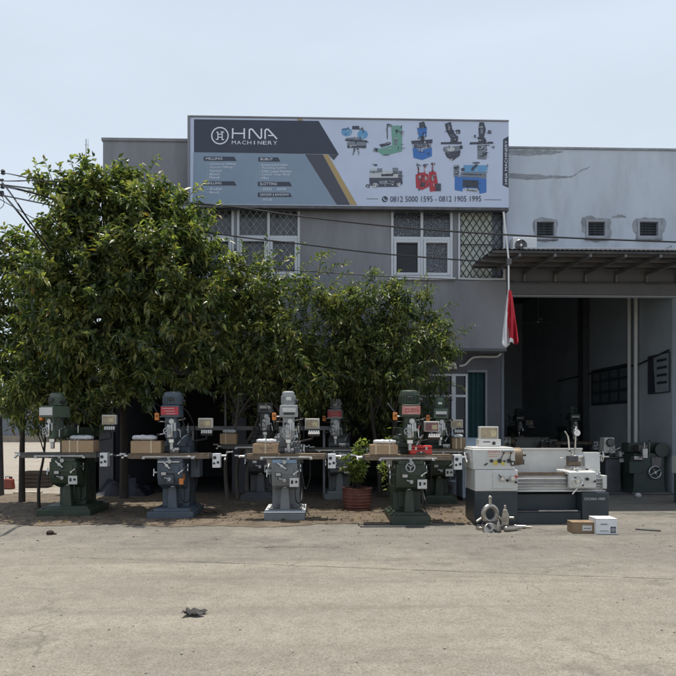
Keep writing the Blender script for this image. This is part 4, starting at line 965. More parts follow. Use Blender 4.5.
    g.box((hx, -.26, 1.56), (.19, .22, .34), head); g.cyl((hx, -.30, 1.30), (hx, -.30, 1.40), .055, m_bright, n=16); g.cyl((hx, -.30, 1.19), (hx, -.30, 1.30), .034, m_steel, n=14); g.turned((hx, -.30, 1.36), [(.075, 0), (.085, .02), (.085, .06), (.07, .08)], head, n=18)
    g.box((hx - .02, -.38, 1.50), (.07, .05, .22), m_steel); g.cyl((hx + .03, -.41, 1.40), (hx + .03, -.41, 1.62), .012, m_bright, n=8)
    ho = sub(g, 'spindle_head', .012)
    g = MB(); g.box((hx, -.24, 1.83), (.30, .40, .20), head, top=(.94, .94)); g.box((hx, -.24, 1.737), (.25, .30, .018), m_steel); sub(g, 'belt_housing', .025)
    if label_mat:
        g = MB(); g.box((hx, -.449, 1.835), (.29, .012, .135), label_mat)
        for k in range(3): g.box((hx + (k - 1) * .02, -.456, 1.875 - k * .045), (.19 - .02 * k, .003, .007), m_offwhite if k != 1 else m_cream)
        if wordmark:
            txt, tm = wordmark; text_into(g, txt, hx - .11, hx + .11, 1.805, 1.86, lambda x, y: (x, -.4585, y), tm)
        sub(g, 'label_plate', .003)
    else:
        g = MB(); g.box((hx, -.447, 1.84), (.22, .01, .06), m_offwhite); g.box((hx, -.447, 1.785), (.18, .01, .03), m_black); sub(g, 'label_plate', .003)
    g = MB(); z0 = 1.932; r = motor_r; y_ = -.20
    g.turned((hx, y_, z0), [(r * .75, 0), (r, .012), (r, .185), (r * .93, .215), (r * .7, .232), (.01, .236)], motor, n=26)
    for k in range(22):
        a = 2 * math.pi * k / 22; g.box((hx + (r + .006) * math.cos(a), y_ + (r + .006) * math.sin(a), z0 + .09), (.022, .008, .13), motor, rot=(0, 0, a))
    g.box((hx, y_ - r - .014, z0 + .10), (.085, .02, .05), m_offwhite if motor_r < .12 else m_black); sub(g, 'motor', .004)
    g = MB(); g.cyl((hx + r * .9, y_ - .02, z0 + .07), (hx + r + .06, y_ - .02, z0 + .07), .03, m_black, n=8); sub(g, 'motor_plug', 0)
    g = MB(); g.cyl((.13, .1, 1.50), (.20, .08, 1.52), .012, m_bright, n=6); g.cyl((.20, .08, 1.46), (.20, .08, 1.60), .009, m_bright, n=6); g.ball((.20, .08, 1.61), .02, m_black, 8); sub(g, 'ram_lever', 0)
    # quill feed levers, switch, cables
    g = MB(); q = Vector((hx + .13, -.28, 1.52))
    g.cyl((hx + .09, -.28, 1.52), q, .03, m_steel)
    for k in range(3):
        a = k * 2.09 + .4; e = q + Vector((.02, .15 * math.cos(a), .15 * math.sin(a))); g.cyl(q, e, .007, m_bright, n=6); g.ball(e, .02, m_black, 8)
    sub(g, 'quill_lever', 0)
    g = MB(); g.cyl((hx - .10, -.30, 1.46), (hx - .20, -.34, 1.44), .012, m_bright, n=6); g.ball((hx - .21, -.345, 1.44), .022, m_black, 8); sub(g, 'feed_lever', 0)
    g = MB(); g.cyl((hx + .10, -.33, 1.68), (hx + .22, -.36, 1.70), .010, m_bright, n=6); g.ball((hx + .23, -.36, 1.70), .02, m_black, 8); sub(g, 'brake_lever', 0)
    g = MB(); g.cyl((hx + .02, -.37, 1.66), (hx + .02, -.40, 1.66), .045, m_steel, n=14); g.cyl((hx + .02, -.40, 1.66), (hx + .02, -.405, 1.66), .036, m_offwhite, n=14); sub(g, 'depth_dial', 0)
    g = MB(); g.box((hx + .07, -.375, 1.57), (.04, .03, .14), m_steel); g.cyl((hx - .06, -.37, 1.62), (hx - .06, -.40, 1.62), .022, m_black, n=10); sub(g, 'depth_stop', 0)
    g = MB(); g.tube(smoothpts([(hx + .12, -.2, 1.74), (hx + .20, -.26, 1.60), (hx + .17, -.25, 1.42), (hx + .12, -.1, 1.34)]), .011, m_cable, 6); sub(g, 'hose', 0)
    g = MB(); ringwheel(g, (hx - .05, -.42, 1.50), .055, m_steel, 'Y', 4, .008); sub(g, 'handwheel', 0)
    g = MB(); g.cyl((hx - .1, -.25, 1.66), (hx - .22, -.27, 1.66), .01, m_bright, n=6); g.ball((hx - .22, -.27, 1.66), .02, m_black, 8); sub(g, 'speed_lever', 0)
    if orange:
        g = MB(); g.box((hx - .24, -.30, 1.74), (.07, .07, .12), m_orange); g.box((hx - .17, -.27, 1.74), (.08, .02, .02), m_steel); g.cyl((hx - .24, -.336, 1.75), (hx - .24, -.348, 1.75), .016, m_black, n=8); sub(g, 'switch_box', .006)
    if loops:
        g = MB()
        g.tube(smoothpts([(hx - .24, -.27, 1.80), (hx - .34, -.15, 1.95), (hx - .25, .05, 1.9), (-.15, .25, 1.6), (-.25, .4, 1.1), (-.27, .42, .35)]), .011, m_cable, 6)
        g.tube(smoothpts([(knee_w * .4, -.42, .62), (knee_w * .45, -.40, .36), (knee_w * .62, -.2, .30), (.27, .05, .5), (.26, .12, .95)]), .010, m_cable, 6)
        g.tube(smoothpts([(tx + tw * .3, -.06, 1.06), (tx + tw * .3, 0, .7), (.33, .1, .5), (.26, .25, .85)]), .010, m_cable, 6); g.build('cable', root)
        g = MB(); g.tube(smoothpts([(.18, .12, 1.24), (.25, -.05, 1.42), (.19, -.22, 1.40), (.10, -.31, 1.27)]), .012, m_steel, 6); g.build('coolant_hose', root)
    if dro:
        dx, dz, tilt = dro; sm = screen or m_screen
        g = MB(); g.tube([(.2, .35, 1.30), (dx, .20, 1.36), (dx, .16, dz - .05)], .017, m_darksteel, 8); g.build('display_arm', root)
        o = MB(); o.box((dx, .12, dz + .075), (.25, .10, .175), m_cream); oo = o.build('display', root, .008)
        o = MB(); o.box((dx, .067, dz + .07), (.215, .006, .135), sm); o.box((dx + .045, .0625, dz + .065), (.09, .003, .075), M('pale_sticker', (.50, .44, .26), .5)); o.build('screen', oo)
        o = MB(); o.box((dx + .03, .06, dz - .09), (.20, .13, .05), m_darksteel, rot=(R(35), 0, 0)); o.build('control_tray', root, .005)
        o = MB()
        for k in range(5): o.box((dx - .045 + k * .038, .008, dz - .075), (.028, .012, .06), m_offwhite, rot=(R(-20), 0, 0))
        o.build('keypad', root)
    return root

green = M('mill_green', (.030, .050, .029), .5, bump=.12, bscale=60, var=.15, scale=5, dirt=(.07, .075, .055), damt=.7, dscale=4.5)
green2 = M('mill_green_pale', (.070, .102, .070), .5, bump=.12, bscale=60, var=.12, dirt=(.10, .11, .09), damt=.7, dscale=4.5)
green3 = M('mill_deep_green', (.027, .043, .027), .5, bump=.12, bscale=60, var=.15, dirt=(.06, .06, .05), damt=.7, dscale=4.5)
blue = M('mill_blue_grey', (.068, .088, .115), .5, bump=.12, bscale=60, var=.12, dirt=(.10, .11, .12), damt=.7, dscale=4.5)
grey = M('mill_grey', (.175, .185, .19), .5, bump=.12, bscale=60, var=.12, dirt=(.13, .13, .125), damt=.7, dscale=4.5)
lgrey = M('mill_light_grey', (.31, .33, .335), .5, bump=.12, bscale=60, var=.1, dirt=(.22, .22, .21), damt=.7, dscale=4.5)
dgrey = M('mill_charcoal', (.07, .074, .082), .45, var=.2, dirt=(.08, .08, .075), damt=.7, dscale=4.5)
bluesad = M('mill_sky_blue', (.20, .30, .40), .45, var=.12, dirt=(.16, .2, .22), damt=.4)
m_tb_dark = M('dark_table_iron', (.09, .085, .08), .4, .6, var=.25, scale=8, dirt=(.16, .12, .09), damt=.5)

M1 = gnd(63, 518.5); M2 = gnd(170, 521); M3 = gnd(284.5, 522.5); M4 = gnd(411, 525.5); M5 = gnd(260, 503); M6 = gnd(340, 501); M7 = gnd(441, 506)
k1 = mill('green milling machine at the left end of the row, its ram turned sideways', M1, green, green2, bw=.92, tw=1.28, tx=-.10, ramrot=R(-24), motor_r=.12, motor=lgrey if False else green2, label_mat=m_offwhite, wordmark=('TURRET', m_black) if False else None, dro=(.62, 1.62, 0), table_mat=m_tb_dark, knee_w=.46)
k2 = mill('blue grey milling machine with red label and finned motor between green and light grey mills', M2, blue, blue, bw=.77, tw=1.34, tx=-.03, motor_r=.155, label_mat=m_redlab, dro=(.50, 1.56, 0), side_box=True, table_mat=m_rust, sign_plate=False, panel=True)
k3 = mill('light grey milling machine with brown table, front row beside the plant pot', M3, grey, lgrey, bw=.67, tw=1.30, tx=.02, motor_r=.105, motor=lgrey, label_mat=None, dro=(.45, 1.55, 0), hx=.01, ramrot=R(5), saddle=bluesad, two_tone=m_white)
k4 = mill('dark green milling machine with faded red label holding a red case', M4, green3, green, bw=.63, tw=1.40, tx=-.03, motor_r=.155, motor=green, label_mat=m_pinklab, wordmark=('ZUEN', m_redlab), dro=(.42, 1.50, 0), screen=m_screen2, knee_w=.46, wheel=True)
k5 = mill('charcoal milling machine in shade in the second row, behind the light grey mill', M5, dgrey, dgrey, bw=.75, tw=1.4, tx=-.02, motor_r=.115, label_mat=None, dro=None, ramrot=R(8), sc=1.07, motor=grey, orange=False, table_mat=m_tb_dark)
k6 = mill('pale grey milling machine with small red label, second row behind the plant pot', M6, grey, lgrey, bw=.66, tw=1.25, tx=-.1, motor_r=.11, label_mat=m_redlab, dro=None, ramrot=R(-9), motor=lgrey, table_mat=m_tb_dark)
k7 = mill('green milling machine in the second row, between the red case and the folding door', M7, green3, green2, bw=.66, tw=1.25, tx=.03, motor_r=.105, label_mat=None, dro=(.42, 1.55, 0), motor=green2, table_mat=m_rust)

# knee slot shapes seen on grey mill are carried by the two-piece base; parcels on the tables
def on_table(root, lx, ly=-.2, z=1.126):
    sc = root.scale[0]; p = Vector((lx * sc, ly * sc, 0)); p.rotate(Euler((0, 0, root.rotation_euler[2]))); return Vector((root.location.x + p.x, root.location.y + p.y, z * sc + .002))
def parcel(pos, w, d_, h, label, mat=m_card, straps=(.3,), rz=0.0):
    t = thing('cardboard_box', label, 'cardboard box', pos, rz, 'boxes lying on the machine tables')
    g = MB(); g.bb(-w / 2, w / 2, -d_ / 2, d_ / 2, 0, h, mat); g.bb(-w / 2 + .01, -.003, -d_ / 2 + .006, d_ / 2 - .006, h + .001, h + .006, mat); g.bb(.003, w / 2 - .01, -d_ / 2 + .006, d_ / 2 - .006, h + .001, h + .006, mat); g.build('carton', t, .006)
    g = MB()
    for s in straps:
        xx = w * (s - .5); g.bb(xx - .012, xx + .012, -d_ / 2 - .003, d_ / 2 + .003, -.0005, h + .009, m_tape)
    g.build('tape', t)
    return t
def roll(pos, w, r, label, mat=m_wrap, rz=0.0):
    t = MB(); n = 16; vs_ = []
    for i in range(n + 1):
        s = i / n; rr = r * (1 + .08 * math.sin(s * 19) + random.uniform(-.04, .04)) * (.55 + .45 * min(1, 5 * min(s, 1 - s) + .25))
        for k in range(14):
            a = 2 * math.pi * k / 14; vs_.append((-w / 2 + w * s, rr * 1.5 * math.cos(a), max(0, r * .8 + rr * .8 * math.sin(a))))
    fs = [(i * 14 + k, i * 14 + (k + 1) % 14, (i + 1) * 14 + (k + 1) % 14, (i + 1) * 14 + k) for i in range(n) for k in range(14)] + [tuple(range(14))[::-1], tuple(n * 14 + k for k in range(14))]
    t.add(vs_, fs, mat); o = t.build('wrapped_bundle', ang=80); o.location = pos; o.rotation_euler = (0, 0, rz)
    return tag(o, label, 'bundle', 'wrapped bundles on top of the boxes')
p = on_table(k1, .22); parcel(p, .54, .30, .20, 'wide cardboard box with two tapes on the leftmost green machine', straps=(.25, .5)); roll(p + Vector((.02, 0, .208)), .38, .055, 'grey wrapped bundle on the box of the leftmost green machine')
p = on_table(k2, -.42); parcel(p, .50, .30, .20, 'cardboard box on the left end of the blue grey machine table', straps=(.68,)); roll(p + Vector((-.05, 0, .208)), .40, .06, 'grey wrapped bundle on the box of the blue grey machine')
p = on_table(k3, -.32)
pb = parcel(p, .42, .28, .155, 'pale cardboard box with printed words on the light grey machine table', m_card, (.5,)); roll(p + Vector((.01, 0, .163)), .33, .05, 'pale wrapped bundle on the printed box of the light grey machine')
g = MB(); text_into(g, 'MACHINE', -.10, .12, .075, .105, lambda x, y: (x, -.1435, y), m_darksteel); text_into(g, 'PARTS', -.06, .08, .04, .06, lambda x, y: (x, -.1435, y), m_darksteel); g.build('print', pb, smooth=False)
p = on_table(k5, -.62); parcel(p, .34, .28, .21, 'small square cardboard box on the charcoal machine at the back', m_card, (.35,)); roll(p + Vector((.01, 0, .218)), .27, .055, 'pale wrapped bundle on the box of the charcoal machine')
p = on_table(k4, -.42); parcel(p, .44, .30, .15, 'cardboard box on the left end of the dark green machine table', m_card, (.2, .7)); roll(p + Vector((.02, 0, .158)), .36, .05, 'pale wrapped bundle beside the red case, on a box')
p = on_table(k7, .38); parcel(p, .27, .24, .20, 'small cardboard box with tape by the folding door, on the second row green machine', m_card2, (.3, .65)); roll(p + Vector((.0, 0, .208)), .19, .05, 'small wrapped bundle on the box near the folding door')
p = on_table(k4, .18)
rcse = thing('tool_case', 'red tool case on the dark green machine table', 'tool case', p)
g = MB(); g.bb(-.18, .18, -.11, .11, 0, .09, m_red); g.build('body', rcse, .012)
g = MB(); g.bb(-.18, .18, -.11, .11, .093, .14, m_red); g.build('lid', rcse, .012)
g = MB(); g.bb(-.1, -.07, -.118, -.1105, .07, .12, m_steel); g.bb(.07, .1, -.118, -.1105, .07, .12, m_steel); g.tube([(-.05, -.114, .08), (-.05, -.14, .08), (.05, -.14, .08), (.05, -.114, .08)], .007, m_black, 6); g.build('clasp', rcse)

# ------------------------------------------------------------------ lathe
def lathe_machine(label, x0, yfront, name='lathe', sc=1.0, white=m_offwhite, low=m_navy, full=True, rz=0.0):
    t = thing(name, label, 'lathe', (x0, yfront, 0), rz, None, sc)
    # origin: left end, front face y=0, length 2.22
    g = MB(); g.bb(.0, .70, .05, .72, 0, .55, low); g.bb(.02, .68, .035, .049, .04, .50, low); g.build('headstock_cabinet', t, .012)
    g = MB(); g.bb(1.76, 2.20, .05, .72, 0, .53, low); g.build('tailstock_cabinet', t, .012)
    g = MB(); g.bb(.701, 1.759, .09, .70, .0, .20, low); g.bb(.701, 1.759, .30, .70, .201, .48, low); g.bb(.701, 1.759, .08, .295, .205, .225, m_darksteel); g.bb(1.05, 1.70, .075, .089, .215, .24, m_steel); g.build('chip_tray', t, .01)
    g = MB(); g.bb(.0, .70, .03, .70, .552, .90, white); g.build('gearbox', t, .016)
    g = MB(); g.bb(-.03, .66, .05, .70, .903, 1.235, white); g.bb(-.01, .64, .09, .66, 1.2355, 1.262, white); g.build('headstock', t, .025)
    g = MB()
    g.bb(.29, .64, .018, .0285, .60, .86, white)
    for (cx, cz, r) in ((.43, .76, .045), (.60, .76, .05)):
        g.cyl((cx, .017, cz), (cx, -.02, cz), r, m_steel, n=18); g.cyl((cx, -.02, cz), (cx, -.035, cz), r * .6, m_bright, n=14)
    g.tube([(.43, -.02, .76), (.36, -.05, .83)], .009, m_black, 6); g.cyl((.52, .017, .73), (.52, -.005, .73), .022, m_black, n=12); g.cyl((.665, .028, .79), (.665, .0, .79), .022, m_red, n=12); g.cyl((.665, .028, .70), (.665, .0, .70), .018, m_black, n=12)
    g.build('gear_selector', t, .002)
    g = MB()
    g.bb(.20, .64, .044, .0485, 1.06, 1.215, m_cream)
    text_into(g, 'JOSEN', .21, .40, 1.165, 1.21, lambda x, y: (x, .041, y), m_red); g.bb(.43, .63, .0415, .0435, 1.19, 1.20, m_black); g.bb(.43, .63, .0415, .0435, 1.165, 1.172, m_orange); g.bb(.21, .40, .0415, .0435, 1.145, 1.15, m_orange); g.bb(.22, .36, .0415, .0435, 1.115, 1.12, m_red)
    g.bb(.30, .37, .0435, .0485, .98, 1.045, m_yellow); g.bb(.43, .49, .0435, .0485, .975, 1.03, m_yellow)
    g.build('label_plate', t)
    g = MB()
    for (cx, cz, a) in ((.40, 1.045, .5), (.555, 1.045, .15)):
        g = MB(); g.cyl((cx, .049, cz), (cx, .015, cz), .034, m_black, n=14); g.cyl((cx, .02, cz), (cx + .12 * math.sin(a), -.01, cz + .13), .008, m_black, n=6); g.ball((cx + .12 * math.sin(a), -.01, cz + .135), .018, m_black, 8); g.build('speed_lever', t, .002)
    g = MB(); g.cyl((.27, .049, 1.045), (.27, .02, 1.045), .025, m_black, n=12); g.build('selector_knob', t)
    g = MB(); g.cyl((.48, .049, 1.04), (.48, .03, 1.04), .015, m_black, n=10); g.build('selector_knob', t)
    g = MB(); g.bb(.585, .65, .035, .0488, .965, 1.04, m_black); g.bb(.60, .63, .031, .0345, .985, 1.02, m_offwhite); g.build('warning_plate', t)
    g = MB(); g.box((.18, .04, .99), (.06, .015, .02), m_black, rot=(0, -.5, 0)); g.build('latch', t, .002)
    # spindle chuck
    g = MB(); g.turned((.662, .36, 1.10), [(.10, 0), (.10, .03), (.145, .04), (.15, .06), (.15, .17), (.13, .185), (.05, .19)], m_rust, 'X', 26)
    for k in range(3):
        a = k * 2.094 + .5; g.box((.872, .36 + .09 * math.cos(a), 1.10 + .09 * math.sin(a)), (.06, .04, .09), m_darksteel, rot=(-(a - 1.57), 0, 0))
    g.build('chuck', t, .004)
    # bed
    g = MB(); g.bb(.702, 2.16, .20, .56, .56, .78, white)
    for y in (.20, .30, .44, .54): g.prism([(y, .781), (y + .055, .781), (y + .04, .81), (y + .012, .81)], 'X', .702, 2.16, m_steel)
    g.bb(.702, 2.18, .12, .62, .533, .558, white); g.build('bed', t, .008)
    g = MB()
    for z, r in ((.74, .018), (.685, .018), (.63, .016)): g.cyl((.69, .15, z), (2.14, .15, z), r, m_steel, n=10)
    g.bb(.702, 1.50, .10, .115, .80, .855, m_rust); g.build('lead_screw', t)
    g = MB(); g.bb(.705, 2.02, .70, .715, .80, 1.225, white); g.bb(.705, 2.02, .66, .699, 1.20, 1.225, white); g.build('splash_guard', t, .004)
    # carriage
    g = MB(); g.bb(1.52, 2.0, .10, .58, .815, .875, white); g.bb(1.54, 1.98, .02, .12, .60, .865, white); g.build('carriage', t, .016)
    g = MB(); ringwheel(g, (1.65, -.035, .72), .085, m_bright, 'Y', 3, .011); g.cyl((1.65, .02, .72), (1.65, -.04, .72), .03, m_bright); g.cyl((1.65 - .06, -.04, .78), (1.65 - .06, -.11, .78), .012, m_black, n=8); g.build('handwheel', t)
    g = MB(); g.cyl((1.82, .02, .75), (1.82, -.02, .75), .025, m_black, n=12); g.build('apron_knob', t)
    g = MB(); g.cyl((1.92, .02, .70), (1.92, -.05, .70), .012, m_bright, n=8); g.ball((1.92, -.06, .72), .022, m_black, 8); g.build('apron_lever', t)
    g = MB(); g.cyl((1.75, .02, .65), (1.75, -.01, .65), .015, m_black, n=8); g.build('apron_knob', t)
    g = MB(); g.bb(1.63, 1.90, .24, .48, .877, .94, m_steel); g.box((1.73, .34, .98), (.2, .14, .075), m_rust); g.box((1.70, .32, 1.065), (.15, .15, .09), m_darksteel); g.cyl((1.70, .32, 1.11), (1.70, .32, 1.16), .022, m_bright); g.cyl((1.70, .32, 1.15), (1.62, .22, 1.20), .01, m_bright, n=6); g.ball((1.62, .22, 1.2), .018, m_black, 8)
    g.cyl((1.70, .24, .91), (1.70, .08, .91), .018, m_steel); g.ball((1.64, .08, .91), .017, m_bright, 8); g.cyl((1.64, .08, .91), (1.76, .08, .91), .008, m_bright, n=6); g.cyl((1.5, .32, 1.07), (1.6, .32, 1.07), .014, m_steel, n=6); g.build('tool_post', t, .004)
    # tailstock
    g = MB(); g.bb(1.95, 2.14, .25, .50, .813, .90, white); g.prism([(.27, .90), (.48, .90), (.45, 1.06), (.42, 1.17), (.30, 1.17), (.28, 1.06)], 'X', 1.90, 2.15, white); g.cyl((1.78, .36, 1.10), (1.90, .36, 1.10), .035, m_bright, n=14); g.cyl((1.72, .36, 1.10), (1.78, .36, 1.10), .004, m_bright, r1=.032, n=12); g.build('tailstock', t, .02)
    g = MB(); g.cyl((2.15, .36, 1.10), (2.20, .36, 1.10), .03, m_steel); ringwheel(g, (2.21, .36, 1.10), .085, m_bright, 'X', 3, .012); g.cyl((2.21, .28, 1.10), (2.30, .28, 1.10), .012, m_bright, n=8); g.cyl((2.08, .27, .80), (2.08, .12, .84), .012, m_bright, n=8); g.build('tailstock_wheel', t)
    g = MB(); g.bb(2.12, 2.19, .10, .22, .58, .80, white); g.build('screw_bracket', t, .01)
    g = MB(); g.cyl((1.95, .10, .60), (1.62, -.02, .50), .008, m_bright, n=6) if False else g.cyl((1.60, .06, .50), (1.68, .04, .60), .012, m_bright, n=6); g.build('pull_lever', t)
    if full:
        g = MB(); g.cyl((1.87, .62, 1.22), (1.87, .60, 1.46), .014, m_bright, n=8); g.cyl((1.87, .62, .9), (1.87, .62, 1.22), .016, m_steel, n=8); g.build('lamp_arm', t)
        g = MB(); g.ball((1.87, .59, 1.50), .062, m_darksteel, 14, 1.1); g.turned((1.87, .53, 1.49), [(.055, 0), (.05, .03), (.02, .035)], m_bright, 'Y', 14); g.cyl((1.87, .59, 1.56), (1.87, .59, 1.60), .02, m_bright, n=10); g.build('lamp_head', t)
        g = MB(); g.tube(smoothpts([(1.78, .66, 1.18), (1.77, .64, 1.32), (1.73, .6, 1.45), (1.67, .58, 1.52)]), .013, m_bright, 7); g.build('coolant_hose', t)
        o = MB(); o.bb(.17, .49, .42, .54, 1.39, 1.60, m_cream); oo = o.build('display', t, .008)
        o = MB(); o.bb(.19, .47, .413, .4185, 1.41, 1.575, m_screen); o.bb(.36, .45, .409, .4125, 1.43, 1.53, M('pale_sticker', (.50, .44, .26), .5)); o.build('screen', oo)
        o = MB(); o.bb(.15, .52, .38, .58, 1.264, 1.386, m_offwhite); o.cyl((.40, .379, 1.32), (.40, .37, 1.32), .03, m_black, n=14); o.bb(.22, .34, .374, .379, 1.335, 1.35, m_black); o.build('display_box', t, .01)
        o = MB(); text_into(o, 'CK240A-1000', 1.79, 2.13, .405, .445, lambda x, y: (x, .046, y), m_offwhite); o.build('lettering', t, smooth=False)
    return t
lp = gnd(475.5, 526)
lathe_machine('long white and navy lathe with wide bed in front of the warehouse bay', lp.x, lp.y, sc=.985)

# pale blue cabinet behind lathe
cab = thing('machine_cabinet', 'pale blue sheet metal cabinet standing behind the left end of the lathe', 'cabinet', gnd(476, 503))
g = MB(); g.prism([(0, .1), (.6, .1), (.6, 1.33), (.22, 1.33), (0, 1.18)], 'X', -.28, .22, m_paleblue); g.build('body', cab, .015)
g = MB(); g.bb(-.27, .21, .02, .58, 0, .098, m_darksteel); g.build('plinth', cab)
g = MB(); g.bb(-.24, .18, -.012, -.001, .2, 1.1, m_paleblue); g.build('door', cab, .006)
g = MB(); g.box((.12, -.025, .7), (.025, .02, .12), m_black); g.build('handle', cab)

# metal chuck parts at the lathe foot
m_cast = M('cast_steel', (.40, .375, .33), .33, .85, var=.35, scale=9, dirt=(.16, .12, .08), damt=.6, dscale=12)
def casting(pos, label, kind, s=1.0, rz=0):
    m_bright = m_cast; m_steel = m_darksteel
    t = thing('machine_part', label, 'machine part', pos, rz, 'bare steel parts on the ground by the lathe', s); g = MB()
    if kind == 0:   # steady-rest like ring on foot
        g.tube([(.12 * math.cos(a), 0, .22 + .12 * math.sin(a)) for a in [k * .3307 for k in range(20)]], .042, m_bright, 8); g.box((0, 0, .06), (.28, .14, .10), m_steel, top=(.7, .8)); g.cyl((0, 0, .36), (0, 0, .46), .028, m_bright); g.ball((0, 0, .47), .035, m_bright); g.cyl((-.15, 0, .16), (-.24, 0, .11), .022, m_bright); g.cyl((.15, 0, .16), (.22, 0, .11), .022, m_bright); g.build('ring', t, .006)
    elif kind == 1:  # three-jaw chuck lying
        g.turned((0, 0, 0), [(.13, 0), (.14, .015), (.14, .09), (.125, .105), (.05, .107)], m_bright, n=24)
        for k in range(3): g.box((.075 * math.cos(k * 2.094), .075 * math.sin(k * 2.094), .125), (.10, .035, .04), m_steel, rot=(0, 0, k * 2.094))
        g.build('disc', t, .005)
    elif kind == 2:  # upright follow rest
        g.box((0, 0, .04), (.14, .12, .08), m_steel); g.prism([(-.06, .08), (.05, .08), (.07, .22), (.03, .33), (-.03, .33), (-.05, .2)], 'Y', -.03, .03, m_bright); g.cyl((0, 0, .32), (0, 0, .40), .02, m_bright); g.cyl((.06, 0, .2), (.14, 0, .2), .02, m_bright); g.build('bracket', t, .006)
    else:
        g.cyl((-.10, 0, .045), (.10, .02, .045), .045, m_bright, n=14); g.cyl((.10, .02, .045), (.22, .03, .045), .022, m_bright, n=10); g.ball((-.12, 0, .05), .05, m_bright); g.build('spindle', t, .004)
    return t
casting(gnd(490, 528), 'largest steel ring casting on its foot, left of the parts by the lathe', 0, 1.0, .3)
casting(gnd(489.5, 532), 'steel chuck leaning low in front of the ring casting', 1, .85, 0).rotation_euler = (R(62), 0, R(10))
casting(gnd(505, 530), 'upright steel bracket between the ring casting and the spindle pieces', 2, .95, -.3)
casting(gnd(512, 531.5), 'short polished steel spindle lying right of the upright bracket', 3, .9, .4)
casting(gnd(521, 529), 'thin steel spindle with ball end lying farthest right of the steel parts', 3, .7, -.3)
casting(gnd(481, 530), 'small steel disc chuck lying flat at the far left of the steel parts', 1, .55, .5)
casting(gnd(498.5, 533), 'low steel bracket with side pin in front of the steel ring casting', 2, .5, .8)
# cable coil and loose leads by the blue grey machine
cl_ = gnd(201, 516); g = MB()
for k in range(5):
    r = .10 + .018 * k; g.tube([(r * math.cos(a) * 1.2 + .02 * k, r * math.sin(a), .02 + .008 * k + .012 * math.sin(3 * a + k)) for a in [j * .2618 for j in range(25)]], .008, M('orange_cable', (.20, .085, .04), .6) if k % 2 else m_cable, 5)
g.tube(smoothpts([(.1, 0, .03), (.2, .15, .02), (.05, .3, .05), (-.2, .3, .25)]), .008, m_cable, 5)
o = g.build('cable_coil'); o.location = (cl_.x, cl_.y, .01); tag(o, 'tangled coil of black and orange leads on the soil beside the blue grey machine', 'cable')
# boxes at right foot of lathe
def floor_box(px0, px1, pyb, pyt, d_, label, mat, lab):
    a, b = gnd(px0, pyb), gnd(px1, pyb); h = (pyb - pyt) / F * a.y
    t = thing('carton', label, 'carton', ((a.x + b.x) / 2, a.y + d_ / 2, .008), R(-3)); w_ = b.x - a.x
    g = MB(); g.bb(-w_ / 2, w_ / 2, -d_ / 2, d_ / 2, 0, h, mat); g.build('body', t, .006)
    g = MB(); g.bb(-w_ / 2 - .002, -.003, -d_ / 2 - .002, d_ / 2 + .002, h + .001, h + .006, mat); g.bb(.003, w_ / 2 + .002, -d_ / 2 - .002, d_ / 2 + .002, h + .001, h + .006, mat); g.build('flap', t)
    g = MB()
    if lab: g.bb(-.02, .12, -d_ / 2 - .004, -d_ / 2 - .001, h * .25, h * .75, m_offwhite); g.bb(0, .1, -d_ / 2 - .006, -d_ / 2 - .0045, h * .45, h * .5, m_black)
    else:
        g.bb(w_ * .18, w_ * .42, -d_ / 2 - .004, -d_ / 2 - .001, h * .1, h * .5, m_black); g.bb(-w_ * .3, w_ * .02, -d_ / 2 - .004, -d_ / 2 - .001, h * .62, h * .70, M('grey_print', (.25, .25, .27), .6)); g.bb(-w_ * .32, w_ * .08, -d_ / 2 - .004, -d_ / 2 - .001, h * .2, h * .25, M('grey_print', (.25, .25, .27), .6)); g.cyl((w_ * .3, -d_ / 2 - .004, h * .3), (w_ * .3, -d_ / 2 - .006, h * .3), .035, M('grey_print', (.25, .25, .27), .6), n=12)
    g.build('print', t, smooth=False)
floor_box(573, 595.5, 534, 523.2, .24, 'low brown carton with white label on the ground by the lathe', m_card2, True)
floor_box(597, 618, 535, 519.5, .30, 'white carton with black print beside the brown one at the lathe', m_white, False)

# ------------------------------------------------------------------ potted plants
def potted(pos, label, r, h, ph, n, name='potted_plant', spread=.28):
    t = thing(name, label, 'potted plant', pos)
    g = MB(); prof = [(r * .72, 0)]
    for k in range(7):
        z = h * (.06 + .13 * k); rr = r * (.76 + .24 * math.sin(min(1, (k + 1) / 5) * 1.57)); prof += [(rr, z), (rr + .018, z + h * .03), (rr + .018, z + h * .06), (rr, z + h * .09)]
    prof += [(r * 1.07, h * .95), (r * 1.08, h), (r * .98, h), (r * .95, h * .93)]
    g.turned((0, 0, 0), prof, m_pot, n=30); g.build('pot', t, ang=60)
    g = MB(); g.turned((0, 0, 0), [(r * .96, h * .90), (r * .6, h * .96), (.02, h * .97)], m_soil_pot, n=20); g.build('soil', t)
    g = MB(); P, D = [], []
    for k in range(22):
        a = random.uniform(0, 6.28); q = random.uniform(.15, 1) * spread; z1 = h + ph * random.uniform(.35, 1)
        pts = smoothpts([(.06 * math.cos(a), .06 * math.sin(a), h * .93), (q * .5 * math.cos(a), q * .5 * math.sin(a), h + ph * .35), (q * math.cos(a), q * math.sin(a), z1)], 5)
        g.tube(pts, .008, m_bark, 5, .003)
        for j in range(n * 3):
            i = random.randint(3, len(pts) - 1); dd = Vector((random.gauss(0, 1), random.gauss(0, 1), random.gauss(.3, .6))).normalized(); P.append(tuple(pts[i] + dd * .02)); D.append(tuple(dd))
    g.build('stem', t)
    leaf_cloud(np.array(P), np.array(D), .095, .045, lf_pot, 'foliage', t, .3)
    return t
pp = gnd(358, 513.5); potted(pp + Vector((0, .28, 0)), 'leafy plant in a ribbed red-brown clay pot between two mills', .26, .44, .88, 16)
